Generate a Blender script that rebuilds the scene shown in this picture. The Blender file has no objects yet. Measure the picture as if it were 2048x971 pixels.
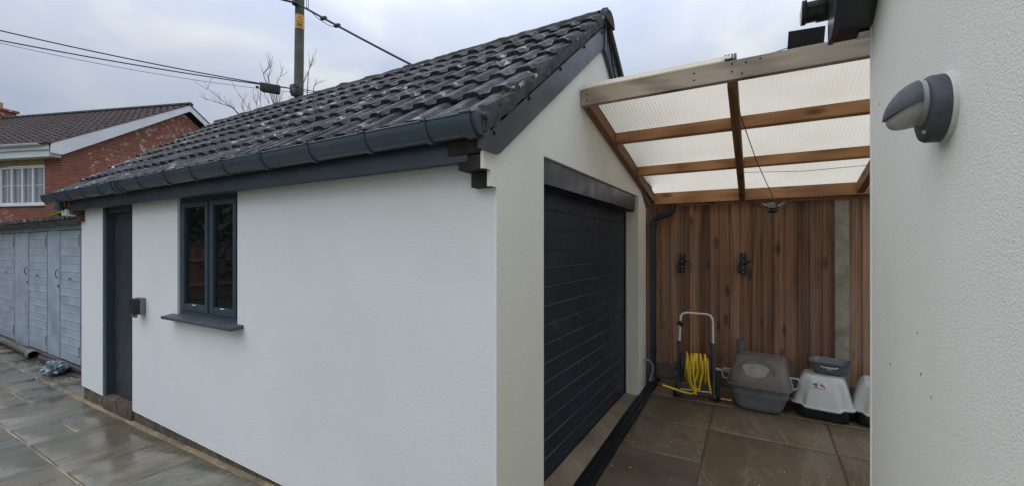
import bpy, bmesh, math, random
from mathutils import Vector, Matrix, Euler, noise as mnoise
random.seed(11)
R = math.radians
S = bpy.context.scene
COL = S.collection

# ------------------------------------------------------------------ camera, sky, sun, exposure
cam_d = bpy.data.cameras.new('camera'); cam = bpy.data.objects.new('camera', cam_d); COL.objects.link(cam)
cam.location = (0, 0, 1.6); cam.rotation_euler = (R(90), 0, R(30))
cam_d.sensor_width = 36; cam_d.lens = 846/2048*36; cam_d.shift_y = 0.00415
cam_d.clip_start = 0.05; cam_d.clip_end = 2000
S.camera = cam
S.view_settings.view_transform = 'Standard'; S.view_settings.look = 'None'
S.view_settings.gamma = 1; S.view_settings.use_curve_mapping = False
S.view_settings.exposure = -0.06
SUN_EL, SUN_AZ = 52, (-0.62, -0.78)
w = bpy.data.worlds.new('World'); S.world = w; w.use_nodes = True
def build_world():
    nt = w.node_tree; n = nt.nodes; L = nt.links; n.clear()
    out = n.new('ShaderNodeOutputWorld')
    sky = n.new('ShaderNodeTexSky'); sky.sky_type = 'NISHITA'; sky.sun_disc = False
    sky.sun_elevation = R(SUN_EL); sky.sun_rotation = math.atan2(SUN_AZ[0], SUN_AZ[1])
    b1 = n.new('ShaderNodeBackground'); b1.inputs['Strength'].default_value = 0.08
    L.new(sky.outputs[0], b1.inputs[0])
    tc = n.new('ShaderNodeTexCoord'); sep = n.new('ShaderNodeSeparateXYZ'); L.new(tc.outputs['Generated'], sep.inputs[0])
    mp = n.new('ShaderNodeMapping'); mp.inputs['Scale'].default_value = (1.0, 1.0, 2.6); mp.inputs['Location'].default_value = (0.35, 0.2, 0.1)
    L.new(tc.outputs['Generated'], mp.inputs[0])
    nz = n.new('ShaderNodeTexNoise'); nz.inputs['Scale'].default_value = 1.9; nz.inputs['Detail'].default_value = 6; nz.inputs['Roughness'].default_value = .48
    nz.inputs['Distortion'].default_value = .5
    L.new(mp.outputs[0], nz.inputs['Vector'])
    cr = n.new('ShaderNodeValToRGB'); L.new(nz.outputs['Fac'], cr.inputs[0])
    e = cr.color_ramp.elements
    e[0].position = .41; e[0].color = (.470, .530, .680, 1)
    e[1].position = .61; e[1].color = (.690, .730, .750, 1)
    m = cr.color_ramp.elements.new(.52); m.color = (.560, .610, .710, 1)
    # overcast: the cloud deck gets smoothly brighter towards the zenith
    ma = n.new('ShaderNodeMapRange'); ma.inputs['From Min'].default_value = 0.12; ma.inputs['From Max'].default_value = 1
    ma.inputs['To Min'].default_value = .86; ma.inputs['To Max'].default_value = 2.9; ma.interpolation_type = 'SMOOTHSTEP'
    L.new(sep.outputs['Z'], ma.inputs['Value'])
    b2 = n.new('ShaderNodeBackground'); L.new(cr.outputs[0], b2.inputs[0]); L.new(ma.outputs[0], b2.inputs[1])
    mx = n.new('ShaderNodeMixShader'); mx.inputs[0].default_value = .93
    L.new(b1.outputs[0], mx.inputs[1]); L.new(b2.outputs[0], mx.inputs[2]); L.new(mx.outputs[0], out.inputs[0])
build_world()
sd = bpy.data.lights.new('sun', 'SUN'); sun = bpy.data.objects.new('sun', sd); COL.objects.link(sun)
sd.energy = 0.6; sd.angle = R(55); sd.color = (1, .965, .91)
_v = Vector((SUN_AZ[0]*math.cos(R(SUN_EL)), SUN_AZ[1]*math.cos(R(SUN_EL)), math.sin(R(SUN_EL))))
sun.rotation_euler = _v.to_track_quat('Z', 'Y').to_euler(); sun.location = (-6, -8, 14)

# ------------------------------------------------------------------ material helpers
class NT:
    def __init__(s, name):
        s.m = bpy.data.materials.new(name); s.m.use_nodes = True
        s.t = s.m.node_tree; s.b = s.t.nodes['Principled BSDF']; s.out = s.t.nodes['Material Output']
        s._c = {}
    def n(s, ty, **kw):
        x = s.t.nodes.new('ShaderNode'+ty)
        for k, v in kw.items():
            if k in x.inputs:
                s.set(x.inputs[k], v)
            else: setattr(x, k, v)
        return x
    def set(s, sock, v):
        if isinstance(v, bpy.types.NodeSocket): s.t.links.new(v, sock)
        else:
            if isinstance(v, (tuple, list)) and len(v) == 3 and sock.type == 'RGBA': v = (*v, 1)
            sock.default_value = v
    def bs(s, **kw):
        for k, v in kw.items(): s.set(s.b.inputs[k.replace('_', ' ')], v)
    def coord(s, kind='Object', scale=(1, 1, 1), jitter=False, rot=(0, 0, 0)):
        if kind == 'World': o = s.n('NewGeometry').outputs['Position']
        else: o = s.n('TexCoord').outputs[kind]
        if jitter:
            r = s.rand(); mu = s.n('VectorMath', operation='SCALE'); cx = s.n('CombineXYZ')
            s.set(cx.inputs[0], r); s.set(cx.inputs[1], s.math('MULTIPLY', r, 7.3)); s.set(cx.inputs[2], s.math('MULTIPLY', r, 3.1))
            s.set(mu.inputs[0], cx.outputs[0]); mu.inputs['Scale'].default_value = 13.7
            ad = s.n('VectorMath', operation='ADD'); s.set(ad.inputs[0], o); s.set(ad.inputs[1], mu.outputs[0]); o = ad.outputs[0]
        mp = s.n('Mapping'); mp.inputs['Scale'].default_value = scale; mp.inputs['Rotation'].default_value = rot
        s.set(mp.inputs[0], o); return mp.outputs[0]
    def rand(s):
        if 'r' not in s._c: s._c['r'] = s.n('ObjectInfo').outputs['Random']
        return s._c['r']
    def noise(s, vec, scale, detail=4, rough=.55, dist=0):
        x = s.n('TexNoise'); s.set(x.inputs['Vector'], vec); x.inputs['Scale'].default_value = scale
        x.inputs['Detail'].default_value = detail; x.inputs['Roughness'].default_value = rough; x.inputs['Distortion'].default_value = dist
        return x.outputs['Fac']
    def ramp(s, f, *st):
        x = s.n('ValToRGB'); s.set(x.inputs[0], f); e = x.color_ramp.elements
        while len(e) < len(st): e.new(.5)
        for i, (p, c) in enumerate(st):
            e[i].position = p
            e[i].color = (c, c, c, 1) if isinstance(c, (int, float)) else (*c, 1)
        return x.outputs[0]
    def mix(s, f, a, b, mode='MIX'):
        x = s.n('MixRGB', blend_type=mode); s.set(x.inputs[0], f); s.set(x.inputs[1], a); s.set(x.inputs[2], b); return x.outputs[0]
    def math(s, op, a, b=0.0):
        x = s.n('Math', operation=op); s.set(x.inputs[0], a); s.set(x.inputs[1], b); return x.outputs[0]
    def bump(s, h, dist=.01, strength=1.0, prev=None):
        x = s.n('Bump'); x.inputs['Distance'].default_value = dist; x.inputs['Strength'].default_value = strength
        s.set(x.inputs['Height'], h)
        if prev is not None: s.set(x.inputs['Normal'], prev)
        s.set(s.b.inputs['Normal'], x.outputs[0]); return x.outputs[0]

M = {}
def plain(name, col, rough=.5, metal=0, var=.15, bump=0.0, nscale=6, dirt=None, dirt_amt=.5):
    k = NT(name); v = k.coord('Object', jitter=True)
    f = k.noise(v, nscale, 5, .6)
    a = tuple(c*(1-var) for c in col); b = tuple(min(1, c*(1+var)) for c in col)
    c = k.ramp(f, (.3, a), (.7, b))
    if dirt:
        d = k.ramp(k.noise(v, nscale*.45, 8, .68, .6), (.48, 0.0), (.68, dirt_amt))
        c = k.mix(d, c, dirt)
    k.bs(Base_Color=c, Metallic=metal, Roughness=k.ramp(k.noise(v, nscale*2.3, 4), (.3, max(.02, rough-.1)), (.7, min(1, rough+.1))))
    if bump: k.bump(k.noise(v, nscale*14, 3), bump)
    M[name] = k.m; return k

def render_mat(name, col, sc, dist, stain):
    k = NT(name); v = k.coord('World')
    a = k.noise(v, sc, 3, .55, .9); vo = k.n('TexVoronoi', feature='SMOOTH_F1'); k.set(vo.inputs['Vector'], v); vo.inputs['Scale'].default_value = sc*1.15
    h = k.math('ADD', a, k.math('MULTIPLY', vo.outputs['Distance'], .8))
    k.bump(h, dist, 1.0)
    big = k.ramp(k.noise(v, .9, 6, .6), (.35, tuple(c*.935 for c in col)), (.66, col))
    st = k.ramp(k.noise(k.coord('World', (2.2, 2.2, .5)), 1.6, 6, .62), (.56, 0.0), (.82, .5))
    k.bs(Base_Color=k.mix(st, big, stain), Roughness=.88); k.b.inputs['Specular IOR Level'].default_value = .25
    M[name] = k.m
render_mat('white_render', (.79, .80, .795), 120, .0016, (.74, .75, .74))
render_mat('lit_gable_render', (.875, .855, .755), 130, .0028, (.80, .77, .67))  # same render as the front wall; bounce warmth and brightness put into the colour
render_mat('house_render', (.855, .845, .765), 165, .0016, (.76, .745, .67))
plain('bead', (.82, .82, .79), .45, var=.03)
plain('anthracite_plastic', (.043, .064, .088), .34, var=.14, nscale=3, dirt=(.075, .085, .085), dirt_amt=.4)
plain('fascia_board', (.030, .042, .062), .36, var=.12, nscale=2.5, dirt=(.06, .07, .075), dirt_amt=.35)
plain('barge_board', (.072, .080, .094), .42, var=.16, nscale=2.2, dirt=(.10, .105, .11), dirt_amt=.55)
plain('window_paint', (.036, .058, .078), .42, var=.12, dirt=(.06, .075, .085), dirt_amt=.25)
plain('door_paint', (.027, .034, .044), .38, var=.2, nscale=3, dirt=(.055, .06, .068), dirt_amt=.25)
plain('dark_void', (.008, .009, .011), .7)
plain('slate', (.055, .066, .078), .45, var=.2, bump=.002, dirt=(.12, .13, .135), dirt_amt=.3)
plain('old_timber', (.024, .018, .016), .8, var=.5, bump=.004, nscale=12, dirt=(.16, .15, .14), dirt_amt=.5)
plain('brown_timber', (.10, .055, .033), .8, var=.4, bump=.004, nscale=12)
plain('socket_grey', (.17, .178, .18), .5, var=.08); plain('black_plastic', (.012, .013, .016), .38, var=.3)
plain('black_rubber', (.012, .012, .013), .75, var=.3, nscale=14)
plain('grey_post', (.045, .05, .055), .45, var=.2)
plain('aluminium', (.72, .70, .68), .38, metal=.35, var=.06)
plain('pipe_grey', (.16, .17, .18), .45, var=.15)
plain('steel', (.45, .45, .45), .35, metal=.8)
plain('white_upvc', (.78, .79, .80), .35, var=.05, nscale=2, dirt=(.5, .5, .48), dirt_amt=.3)
plain('shed_paint', (.345, .405, .455), .62, var=.12, nscale=4, dirt=(.15, .185, .225), dirt_amt=.5, bump=.0015)
plain('shed_trim', (.30, .35, .405), .6, var=.14, nscale=4, dirt=(.12, .14, .14), dirt_amt=.45)
plain('brown_lid', (.150, .126, .108), .5, var=.16, nscale=7, dirt=(.19, .165, .145), dirt_amt=.3)
plain('pale_dust', (.32, .285, .255), .65, var=.2, nscale=16)
plain('tub_grey', (.20, .225, .232), .42, var=.12, nscale=5, dirt=(.09, .09, .085), dirt_amt=.5)
plain('hood_white', (.56, .575, .535), .33, var=.06, nscale=4, dirt=(.38, .385, .35), dirt_amt=.5)
plain('pan_blue', (.125, .135, .155), .34, var=.12)
plain('yellow_hose', (.88, .62, .04), .42, var=.16, nscale=9, dirt=(.38, .24, .03), dirt_amt=.5)
plain('bag_plastic', (.22, .285, .31), .38, var=.25, nscale=12)
plain('lamp_dark', (.050, .053, .068), .55, var=.2, nscale=16, bump=.0012, dirt=(.11, .115, .125), dirt_amt=.4)
plain('lamp_grey', (.33, .325, .305), .5, var=.16, nscale=20, bump=.001, dirt=(.09, .088, .082), dirt_amt=.5)
plain('lamp_ring', (.58, .60, .56), .45, var=.12, nscale=12, dirt=(.36, .37, .33), dirt_amt=.4)
plain('lamp_seal', (.36, .375, .385), .4, var=.1)
plain('copper_orange', (.45, .14, .03), .5)
plain('brass', (.5, .33, .12), .4, metal=.7)
plain('sign_yellow', (.72, .40, .06), .5, var=.1); plain('sign_black', (.012, .012, .012), .6)
plain('sticker', (.78, .75, .74), .4); plain('sticker_red', (.38, .08, .05), .4); plain('sticker_blue', (.06, .085, .24), .4)
plain('concrete_ledge', (.235, .185, .125), .62, var=.28, nscale=5, bump=.006, dirt=(.12, .095, .07), dirt_amt=.6)
plain('gravel_board', (.135, .12, .098), .8, var=.3, nscale=7, bump=.005, dirt=(.065, .06, .048), dirt_amt=.7)
plain('concrete_post', (.36, .325, .25), .85, var=.18, nscale=9, bump=.005, dirt=(.13, .125, .085), dirt_amt=.5)
plain('plinth', (.105, .078, .056), .75, var=.5, nscale=14, bump=.010, dirt=(.27, .21, .125), dirt_amt=.75)
plain('sand_mortar', (.27, .205, .12), .8, var=.45, nscale=7, bump=.008, dirt=(.13, .10, .06), dirt_amt=.85)
plain('passage_joint', (.115, .085, .055), .8, var=.3, nscale=3)
plain('joint_mortar', (.40, .32, .20), .7, var=.3, nscale=3, bump=.005, dirt=(.13, .11, .075), dirt_amt=.8)
plain('verge_cement', (.080, .079, .077), .85, var=.6, nscale=14, bump=.018, dirt=(.155, .15, .14), dirt_amt=.5)
plain('verge_pale', (.18, .175, .155), .85, var=.45, nscale=9, bump=.018, dirt=(.07, .07, .06), dirt_amt=.6)
plain('pole_wood', (.125, .125, .095), .85, var=.35, nscale=3, bump=.006, dirt=(.07, .08, .06), dirt_amt=.5)
plain('twig_bark', (.20, .175, .17), .85, var=.3)
plain('mortar', (.50, .40, .345), .9, var=.2, nscale=3)
plain('soldier_brick', (.40, .27, .125), .85, var=.2, nscale=2)
plain('neighbour_tile', (.062, .040, .036), .8, var=.3, nscale=2, bump=.004, dirt=(.11, .085, .07), dirt_amt=.35)
plain('curtain', (.62, .62, .64), .9, var=.1)
plain('lawn', (.045, .085, .022), .9, var=.4, nscale=2, bump=.03)
plain('ground_soil', (.09, .085, .06), .95, var=.3, nscale=.6)
plain('bark', (.07, .05, .035), .9, var=.3, bump=.01)
plain('chip', (.6, .58, .52), .6)
plain('moss', (.075, .088, .028), .95, var=.5, nscale=14, bump=.01)
plain('solar_back', (.010, .010, .012), .75)
k = NT('cream_edge'); k.bs(Base_Color=(.80, .76, .60), Roughness=.5); M['cream_edge'] = k.m

def wood(name, dark, light, axis=2, wear=None, wear_amt=.4, fine=70, rough=.75, vary=.35, wave=.2):
    k = NT(name)
    sc = [9, 9, 9]; sc[axis] = .55
    v = k.coord('Object', tuple(sc), jitter=True)
    sc2 = [fine, fine, fine]; sc2[axis] = 1.6
    v2 = k.coord('Object', tuple(sc2), jitter=True)
    g = k.noise(v, 1.0, 6, .62, 1.3); f = k.noise(v2, 1.0, 4, .6)
    wv = k.n('TexWave', wave_type='BANDS', bands_direction='X'); k.set(wv.inputs['Vector'], v); wv.inputs['Scale'].default_value = 1.15
    wv.inputs['Distortion'].default_value = 6; wv.inputs['Detail'].default_value = 2; wv.inputs['Detail Scale'].default_value = .7
    h = k.math('ADD', k.math('MULTIPLY', g, .78), k.math('ADD', k.math('MULTIPLY', f, .17), k.math('MULTIPLY', wv.outputs[0], wave)))
    c = k.ramp(h, (.3, dark), (.52, tuple((a+b)/2 for a, b in zip(dark, light))), (.78, light))
    # knots
    s3 = [7, 7, 7]; s3[axis] = 2.6
    kv = k.n('TexVoronoi'); k.set(kv.inputs['Vector'], k.coord('Object', tuple(s3), jitter=True)); kv.inputs['Scale'].default_value = 1
    kn = k.ramp(kv.outputs['Distance'], (.10, 1.0), (.22, 0.0))
    c = k.mix(k.math('MULTIPLY', kn, .75), c, tuple(x*.35 for x in dark))
    if wear:
        vw = k.coord('World', (1, 1, .8))
        d = k.ramp(k.noise(vw, 1.7, 6, .6, .4), (.45, 0.0), (.68, wear_amt)); c = k.mix(d, c, wear)
    hv = k.n('HueSaturation'); k.set(hv.inputs['Color'], c); k.set(hv.inputs['Value'], k.math('ADD', 1-vary/2, k.math('MULTIPLY', k.rand(), vary)))
    k.bs(Base_Color=hv.outputs[0], Roughness=rough); k.bump(h, .004); M[name] = k.m
wood('fence_wood', (.060, .028, .016), (.46, .235, .130), 2, (.23, .170, .125), .45, fine=30, vary=.75, wave=.10)
wood('rafter_wood', (.085, .036, .017), (.26, .120, .058), 1)
wood('purlin_wood', (.21, .095, .036), (.60, .31, .145), 0)
wood('back_beam_wood', (.20, .092, .036), (.56, .29, .135), 0, (.17, .10, .065), .45)
wood('grey_beam_wood', (.085, .060, .046), (.40, .315, .225), 0, (.31, .275, .225), .6, wave=.42)
wood('garden_fence_wood', (.13, .06, .04), (.30, .16, .10), 2)

def tile_mat():
    k = NT('roof_tile'); v = k.coord('World')
    vr = k.coord('World', (22, 2.2, 2.2))
    base = k.ramp(k.noise(v, 9, 8, .72), (.30, (.010, .012, .017)), (.5, (.034, .036, .045)), (.70, (.110, .108, .115)))
    st = k.ramp(k.noise(vr, 1.3, 6, .66, .4), (.42, 0.0), (.62, .7))
    base = k.mix(st, base, k.ramp(k.noise(v, 2.2, 3), (.4, (.050, .048, .050)), (.62, (.145, .125, .115))))
    li = k.noise(v, 17, 3, .5, .3); pick = k.noise(v, 3.1, 2, .5)
    f = k.ramp(k.math('ADD', li, k.math('MULTIPLY', pick, .5)), (.880, 0.0), (.935, .9))
    c = k.mix(f, base, k.ramp(k.noise(v, 3.1, 2), (.4, (.33, .29, .26)), (.6, (.58, .56, .53))))
    sp = k.noise(v, 75, 4, .7); c = k.mix(k.ramp(sp, (.54, 0.0), (.68, .6)), c, (.21, .205, .21)); c = k.mix(k.ramp(sp, (.34, .7), (.46, 0.0)), c, (.012, .013, .017))
    gr = k.ramp(k.noise(v, 5, 6, .7), (.60, 0.0), (.75, .45)); c = k.mix(gr, c, (.07, .072, .035))
    hv = k.n('HueSaturation'); k.set(hv.inputs['Color'], c); k.set(hv.inputs['Value'], k.math('ADD', .55, k.math('MULTIPLY', k.rand(), .65)))
    k.bs(Base_Color=hv.outputs[0], Roughness=k.ramp(k.noise(v, 14, 3), (.35, .5), (.65, .85)))
    k.b.inputs['Specular IOR Level'].default_value = .25
    p = k.bump(k.noise(vr, 2.2, 5), .004); k.bump(k.noise(v, 60, 5, .65), .006, 1.0, p); M['roof_tile'] = k.m
    k = NT('ridge_tile'); v = k.coord('World')
    base = k.ramp(k.noise(v, 9, 8, .7), (.35, (.022, .022, .022)), (.6, (.065, .062, .058)), (.74, (.24, .22, .20)))
    gr = k.ramp(k.noise(v, 6, 6, .7), (.47, 0.0), (.62, .8)); c = k.mix(gr, base, (.062, .070, .028))
    k.bs(Base_Color=c, Roughness=.9); k.bump(k.noise(v, 26, 6, .7), .03); M['ridge_tile'] = k.m
tile_mat()

def slab_mat(name, cols, wet, rough_lo, rough_hi, streak, pale=(.36, .34, .27)):
    k = NT(name); r = k.rand()
    v = k.coord('World', (1, 1, 1), jitter=True)
    vs = k.coord('World', (5.0, 1.25, 1), jitter=True, rot=(0, 0, R(-14)))
    str_ = k.noise(vs, 1.0, 10, .66, .7); blot = k.noise(v, 3.2, 7, .66)
    c = k.ramp(r, *[(i/max(1, len(cols)-1)*.98, cc) for i, cc in enumerate(cols)])
    c = k.mix(k.ramp(blot, (.40, 0.0), (.66, .55)), c, k.mix(.5, c, (.27, .225, .14)))
    c = k.mix(k.ramp(str_, (.38, .6*streak), (.55, 0.0)), c, k.mix(.6, c, (.040, .042, .036)))
    edge = k.ramp(str_, (.555, 0.0), (.575, .6*streak), (.60, 0.0)); c = k.mix(edge, c, (.40, .38, .31))
    rust = k.ramp(k.noise(v, 1.3, 5), (.56, 0.0), (.8, .4)); c = k.mix(rust, c, (.24, .17, .09))
    gr = k.noise(v, 110, 3, .7); c = k.mix(k.ramp(gr, (.52, 0.0), (.70, .45)), c, pale); c = k.mix(k.ramp(gr, (.32, .5), (.46, 0.0)), c, (.05, .05, .042))
    hv = k.n('HueSaturation'); k.set(hv.inputs['Color'], c); k.set(hv.inputs['Value'], k.math('ADD', .8, k.math('MULTIPLY', k.math('FRACT', k.math('MULTIPLY', r, 17.3)), .45)))
    wetf = k.noise(k.coord('World'), 1.4, 6, .62)
    k.bs(Base_Color=hv.outputs[0], Roughness=k.ramp(wetf, (.40, rough_lo), (.62, rough_hi)))
    lip = k.ramp(str_, (.40, 0.0), (.43, .3), (.50, .36), (.52, .5), (.56, .55), (.585, 1.0))
    p = k.bump(lip, .006*wet); p = k.bump(k.noise(v, 40, 5, .65), .002*wet, .6, p)
    k.bs(Coat_Weight=k.ramp(wetf, (.42, wet*.9), (.62, .35*wet)), Coat_Roughness=k.ramp(wetf, (.40, .07), (.62, .22)), Coat_IOR=1.38)
    q = k.n('Bump'); q.inputs['Distance'].default_value = .004; k.set(q.inputs['Height'], k.noise(v, 5, 3)); k.set(k.b.inputs['Coat Normal'], q.outputs[0])
    M[name] = k.m
slab_mat('wet_slab', [(.185, .155, .092), (.125, .118, .082), (.235, .190, .108), (.098, .102, .080), (.165, .152, .104), (.250, .200, .118), (.108, .100, .070), (.205, .180, .122)], 1.0, .12, .36, 1.0)
slab_mat('damp_slab', [(.160, .112, .066), (.125, .092, .056), (.18, .128, .074), (.115, .088, .056), (.145, .106, .062)], .35, .22, .46, .45, (.30, .235, .16))

def brick_mat():
    k = NT('red_brick'); r = k.rand(); v = k.coord('World')
    c = k.ramp(r, (0, (.21, .060, .036)), (.35, (.27, .080, .046)), (.7, (.235, .068, .042)), (1, (.32, .105, .062)))
    n1 = k.ramp(k.noise(v, 3.5, 6, .65), (.4, 0.0), (.7, .6)); c = k.mix(n1, c, (.33, .125, .075))
    eff = k.ramp(k.noise(v, 5.5, 5, .6), (.64, 0.0), (.74, .55)); c = k.mix(eff, c, (.42, .33, .28))
    k.bs(Base_Color=c, Roughness=.88); k.bump(k.noise(v, 40, 4), .006); M['red_brick'] = k.m
    k = NT('gable_brick'); v = k.coord('World')
    vo = k.n('TexVoronoi'); k.set(vo.inputs['Vector'], k.coord('World', (3.0, 3.0, 9))); vo.inputs['Scale'].default_value = 1.4
    c = k.ramp(k.n('SeparateColor', Color=vo.outputs['Color']).outputs[0], (0, (.19, .055, .035)), (.5, (.27, .080, .046)), (1, (.34, .115, .068)))
    n1 = k.ramp(k.noise(v, 3.5, 6, .65), (.4, 0.0), (.7, .5)); c = k.mix(n1, c, (.33, .12, .07))
    eff = k.ramp(k.noise(v, 6.5, 4, .6), (.55, 0.0), (.63, .85)); c = k.mix(eff, c, (.58, .48, .41))
    k.bs(Base_Color=c, Roughness=.88); k.bump(k.noise(v, 40, 4), .006); M['gable_brick'] = k.m
brick_mat()

def glass_mat():
    k = NT('window_glass'); k.bs(Base_Color=(.006, .008, .010), Roughness=.02, Specular_IOR_Level=.9); M['window_glass'] = k.m
    k = NT('house_glass'); k.bs(Base_Color=(.20, .21, .24), Roughness=.03, Specular_IOR_Level=.8); M['house_glass'] = k.m
glass_mat()

def sheet_mat():
    k = NT('roof_sheet'); v = k.coord('World')
    c = k.ramp(k.noise(v, 1.8, 6, .6), (.35, (.625, .555, .435)), (.65, (.69, .62, .51)))
    d = k.ramp(k.noise(v, 6, 6, .7), (.62, 0.0), (.78, .35)); c = k.mix(d, c, (.55, .49, .38))
    k.bs(Base_Color=c, Roughness=.5)
    tr = k.n('BsdfTranslucent'); k.set(tr.inputs['Color'], c)
    mx = k.n('MixShader'); mx.inputs[0].default_value = .84
    k.t.links.new(k.b.outputs[0], mx.inputs[1]); k.t.links.new(tr.outputs[0], mx.inputs[2]); k.t.links.new(mx.outputs[0], k.out.inputs[0])
    M['roof_sheet'] = k.m
sheet_mat()
def gdoor_mat():
    k = NT('garage_door_paint'); v = k.coord('World')
    c = k.ramp(k.noise(v, 3, 5, .6), (.35, (.013, .020, .030)), (.7, (.022, .031, .043)))
    d = k.ramp(k.noise(k.coord('World', (1, 1, 1.7)), 2.3, 8, .62, .5), (.66, 0.0), (.76, .45)); c = k.mix(d, c, (.10, .105, .11))
    k.bs(Base_Color=c, Roughness=k.ramp(k.noise(v, 6, 4), (.35, .46), (.65, .62))); k.b.inputs['Specular IOR Level'].default_value = .4; M['garage_door_paint'] = k.m
gdoor_mat()
plain('panel_edge_highlight', (.052, .062, .074), .5, var=.5, nscale=1.5, dirt=(.03, .035, .042), dirt_amt=.8)  # paler than the panels: light caught on the edges, put into worn paint
plain('pipe_black', (.022, .026, .032), .42, var=.2, nscale=4)
def leaf_mat():
    k = NT('leaf'); r = k.noise(k.coord('World'), 1.6, 4, .6)
    k.bs(Base_Color=k.ramp(r, (.35, (.025, .040, .014)), (.7, (.10, .135, .05))), Roughness=.6); M['leaf'] = k.m
leaf_mat()

# ------------------------------------------------------------------ geometry helpers
class MB:
    def __init__(s): s.bm = bmesh.new()
    def poly(s, pts):
        vs = [s.bm.verts.new(p) for p in pts]; return s.bm.faces.new(vs)
    def box(s, a, b, bev=0, mat=None, seg=2):
        x0, y0, z0 = a; x1, y1, z1 = b
        v = [s.bm.verts.new(p) for p in ((x0,y0,z0),(x1,y0,z0),(x1,y1,z0),(x0,y1,z0),(x0,y0,z1),(x1,y0,z1),(x1,y1,z1),(x0,y1,z1))]
        f = [s.bm.faces.new([v[i] for i in q]) for q in ((0,3,2,1),(4,5,6,7),(0,1,5,4),(1,2,6,5),(2,3,7,6),(3,0,4,7))]
        if bev:
            es = list({e for ff in f for e in ff.edges})
            r = bmesh.ops.bevel(s.bm, geom=es, offset=bev, segments=seg, profile=.6, affect='EDGES')
            v = list({vv for ff in r['faces'] for vv in ff.verts} | {x for x in v if x.is_valid})
        if mat is not None:
            bmesh.ops.transform(s.bm, matrix=mat, verts=[x for x in v if x.is_valid])
        return s
    def prism(s, out, axis, a0, a1, bev=0):
        """2D outline extruded along an axis; outline coords are the two other axes in order"""
        def P(p, a):
            return {0: (a, p[0], p[1]), 1: (p[0], a, p[1]), 2: (p[0], p[1], a)}[axis]
        A = [s.bm.verts.new(P(p, a0)) for p in out]; B = [s.bm.verts.new(P(p, a1)) for p in out]
        fs = [s.bm.faces.new(A), s.bm.faces.new(B[::-1])]
        n = len(out)
        for i in range(n): fs.append(s.bm.faces.new([A[(i+1) % n], A[i], B[i], B[(i+1) % n]]))
        bmesh.ops.recalc_face_normals(s.bm, faces=fs)
        if bev:
            es = list({e for ff in fs for e in ff.edges}); bmesh.ops.bevel(s.bm, geom=es, offset=bev, segments=2, profile=.6, affect='EDGES')
        return s
    def tube(s, pts, r, n=10, cap=True):
        pts = [Vector(p) for p in pts]; rs = r if isinstance(r, (list, tuple)) else [r]*len(pts)
        t0 = (pts[1]-pts[0]).normalized()
        up = Vector((0, 0, 1)) if abs(t0.z) < .9 else Vector((1, 0, 0))
        nrm = t0.cross(up).normalized(); rings = []
        for i, p in enumerate(pts):
            t = ((pts[i+1]-p) if i == 0 else (p-pts[i-1]) if i == len(pts)-1 else (pts[i+1]-pts[i-1])).normalized()
            nrm = (nrm - t*nrm.dot(t)).normalized(); b = t.cross(nrm)
            rings.append([s.bm.verts.new(p + (nrm*math.cos(2*math.pi*j/n) + b*math.sin(2*math.pi*j/n))*rs[i]) for j in range(n)])
        for i in range(len(rings)-1):
            for j in range(n):
                s.bm.faces.new([rings[i][j], rings[i][(j+1) % n], rings[i+1][(j+1) % n], rings[i+1][j]])
        if cap: s.bm.faces.new(rings[0][::-1]); s.bm.faces.new(rings[-1])
        return s
    def lathe(s, prof, n=24, mat=None):
        """profile [(r, z)] about z"""
        rings = []; vs = []
        for r, z in prof:
            if r < 1e-6: q = [s.bm.verts.new((0, 0, z))]
            else: q = [s.bm.verts.new((r*math.cos(2*math.pi*j/n), r*math.sin(2*math.pi*j/n), z)) for j in range(n)]
            rings.append(q); vs += q
        for a, b in zip(rings, rings[1:]):
            for j in range(n):
                q = [a[j % len(a)], a[(j+1) % len(a)], b[(j+1) % len(b)], b[j % len(b)]]
                u = []
                for x in q:
                    if x not in u: u.append(x)
                if len(u) > 2: s.bm.faces.new(u)
        if mat is not None: bmesh.ops.transform(s.bm, matrix=mat, verts=vs)
        return s
    def loft(s, secs, cap0=True, cap1=True, closed=True):
        rings = [[s.bm.verts.new(p) for p in sec] for sec in secs]; n = len(rings[0])
        for a, b in zip(rings, rings[1:]):
            for j in range(n if closed else n-1):
                s.bm.faces.new([a[j], a[(j+1) % n], b[(j+1) % n], b[j]])
        if closed and cap0: s.bm.faces.new(rings[0][::-1])
        if closed and cap1: s.bm.faces.new(rings[-1])
        return s
    def xf(s, m): bmesh.ops.transform(s.bm, matrix=m, verts=s.bm.verts); return s
    def rough(s, amt, sc):
        for v in s.bm.verts: v.co += mnoise.noise_vector(v.co*sc)*amt
        return s
    def mesh(s, name, mat, smooth=None, fix=True):
        if fix: bmesh.ops.recalc_face_normals(s.bm, faces=s.bm.faces)
        me = bpy.data.meshes.new(name); s.bm.to_mesh(me); s.bm.free()
        me.materials.append(M[mat])
        if smooth:
            for p in me.polygons: p.use_smooth = True
            me.set_sharp_from_angle(angle=R(smooth))
        return me
    def obj(s, name, mat, parent=None, smooth=None, local=False, label=None, fix=True):
        if parent is not None and not local:
            off = Vector(); p = parent
            while p is not None: off += p.location; p = p.parent
            bmesh.ops.translate(s.bm, vec=-off, verts=s.bm.verts)
        o = bpy.data.objects.new(name, s.mesh(name, mat, smooth, fix)); COL.objects.link(o); o.parent = parent
        if label: o['label'] = label
        return o
def inst(name, me, parent, mw, label=None):
    """a piece that shares mesh data; mw is its matrix in the parent's frame"""
    o = bpy.data.objects.new(name, me); COL.objects.link(o); o.parent = parent; o.matrix_local = mw
    if label: o['label'] = label
    return o
def thing(name, loc, label, cat, group=None, rotz=0):
    o = bpy.data.objects.new(name, None); o.empty_display_size = .1; COL.objects.link(o)
    o.location = loc; o.rotation_euler = (0, 0, rotz); o['label'] = label; o['category'] = cat
    if group: o['group'] = group
    return o
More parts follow.
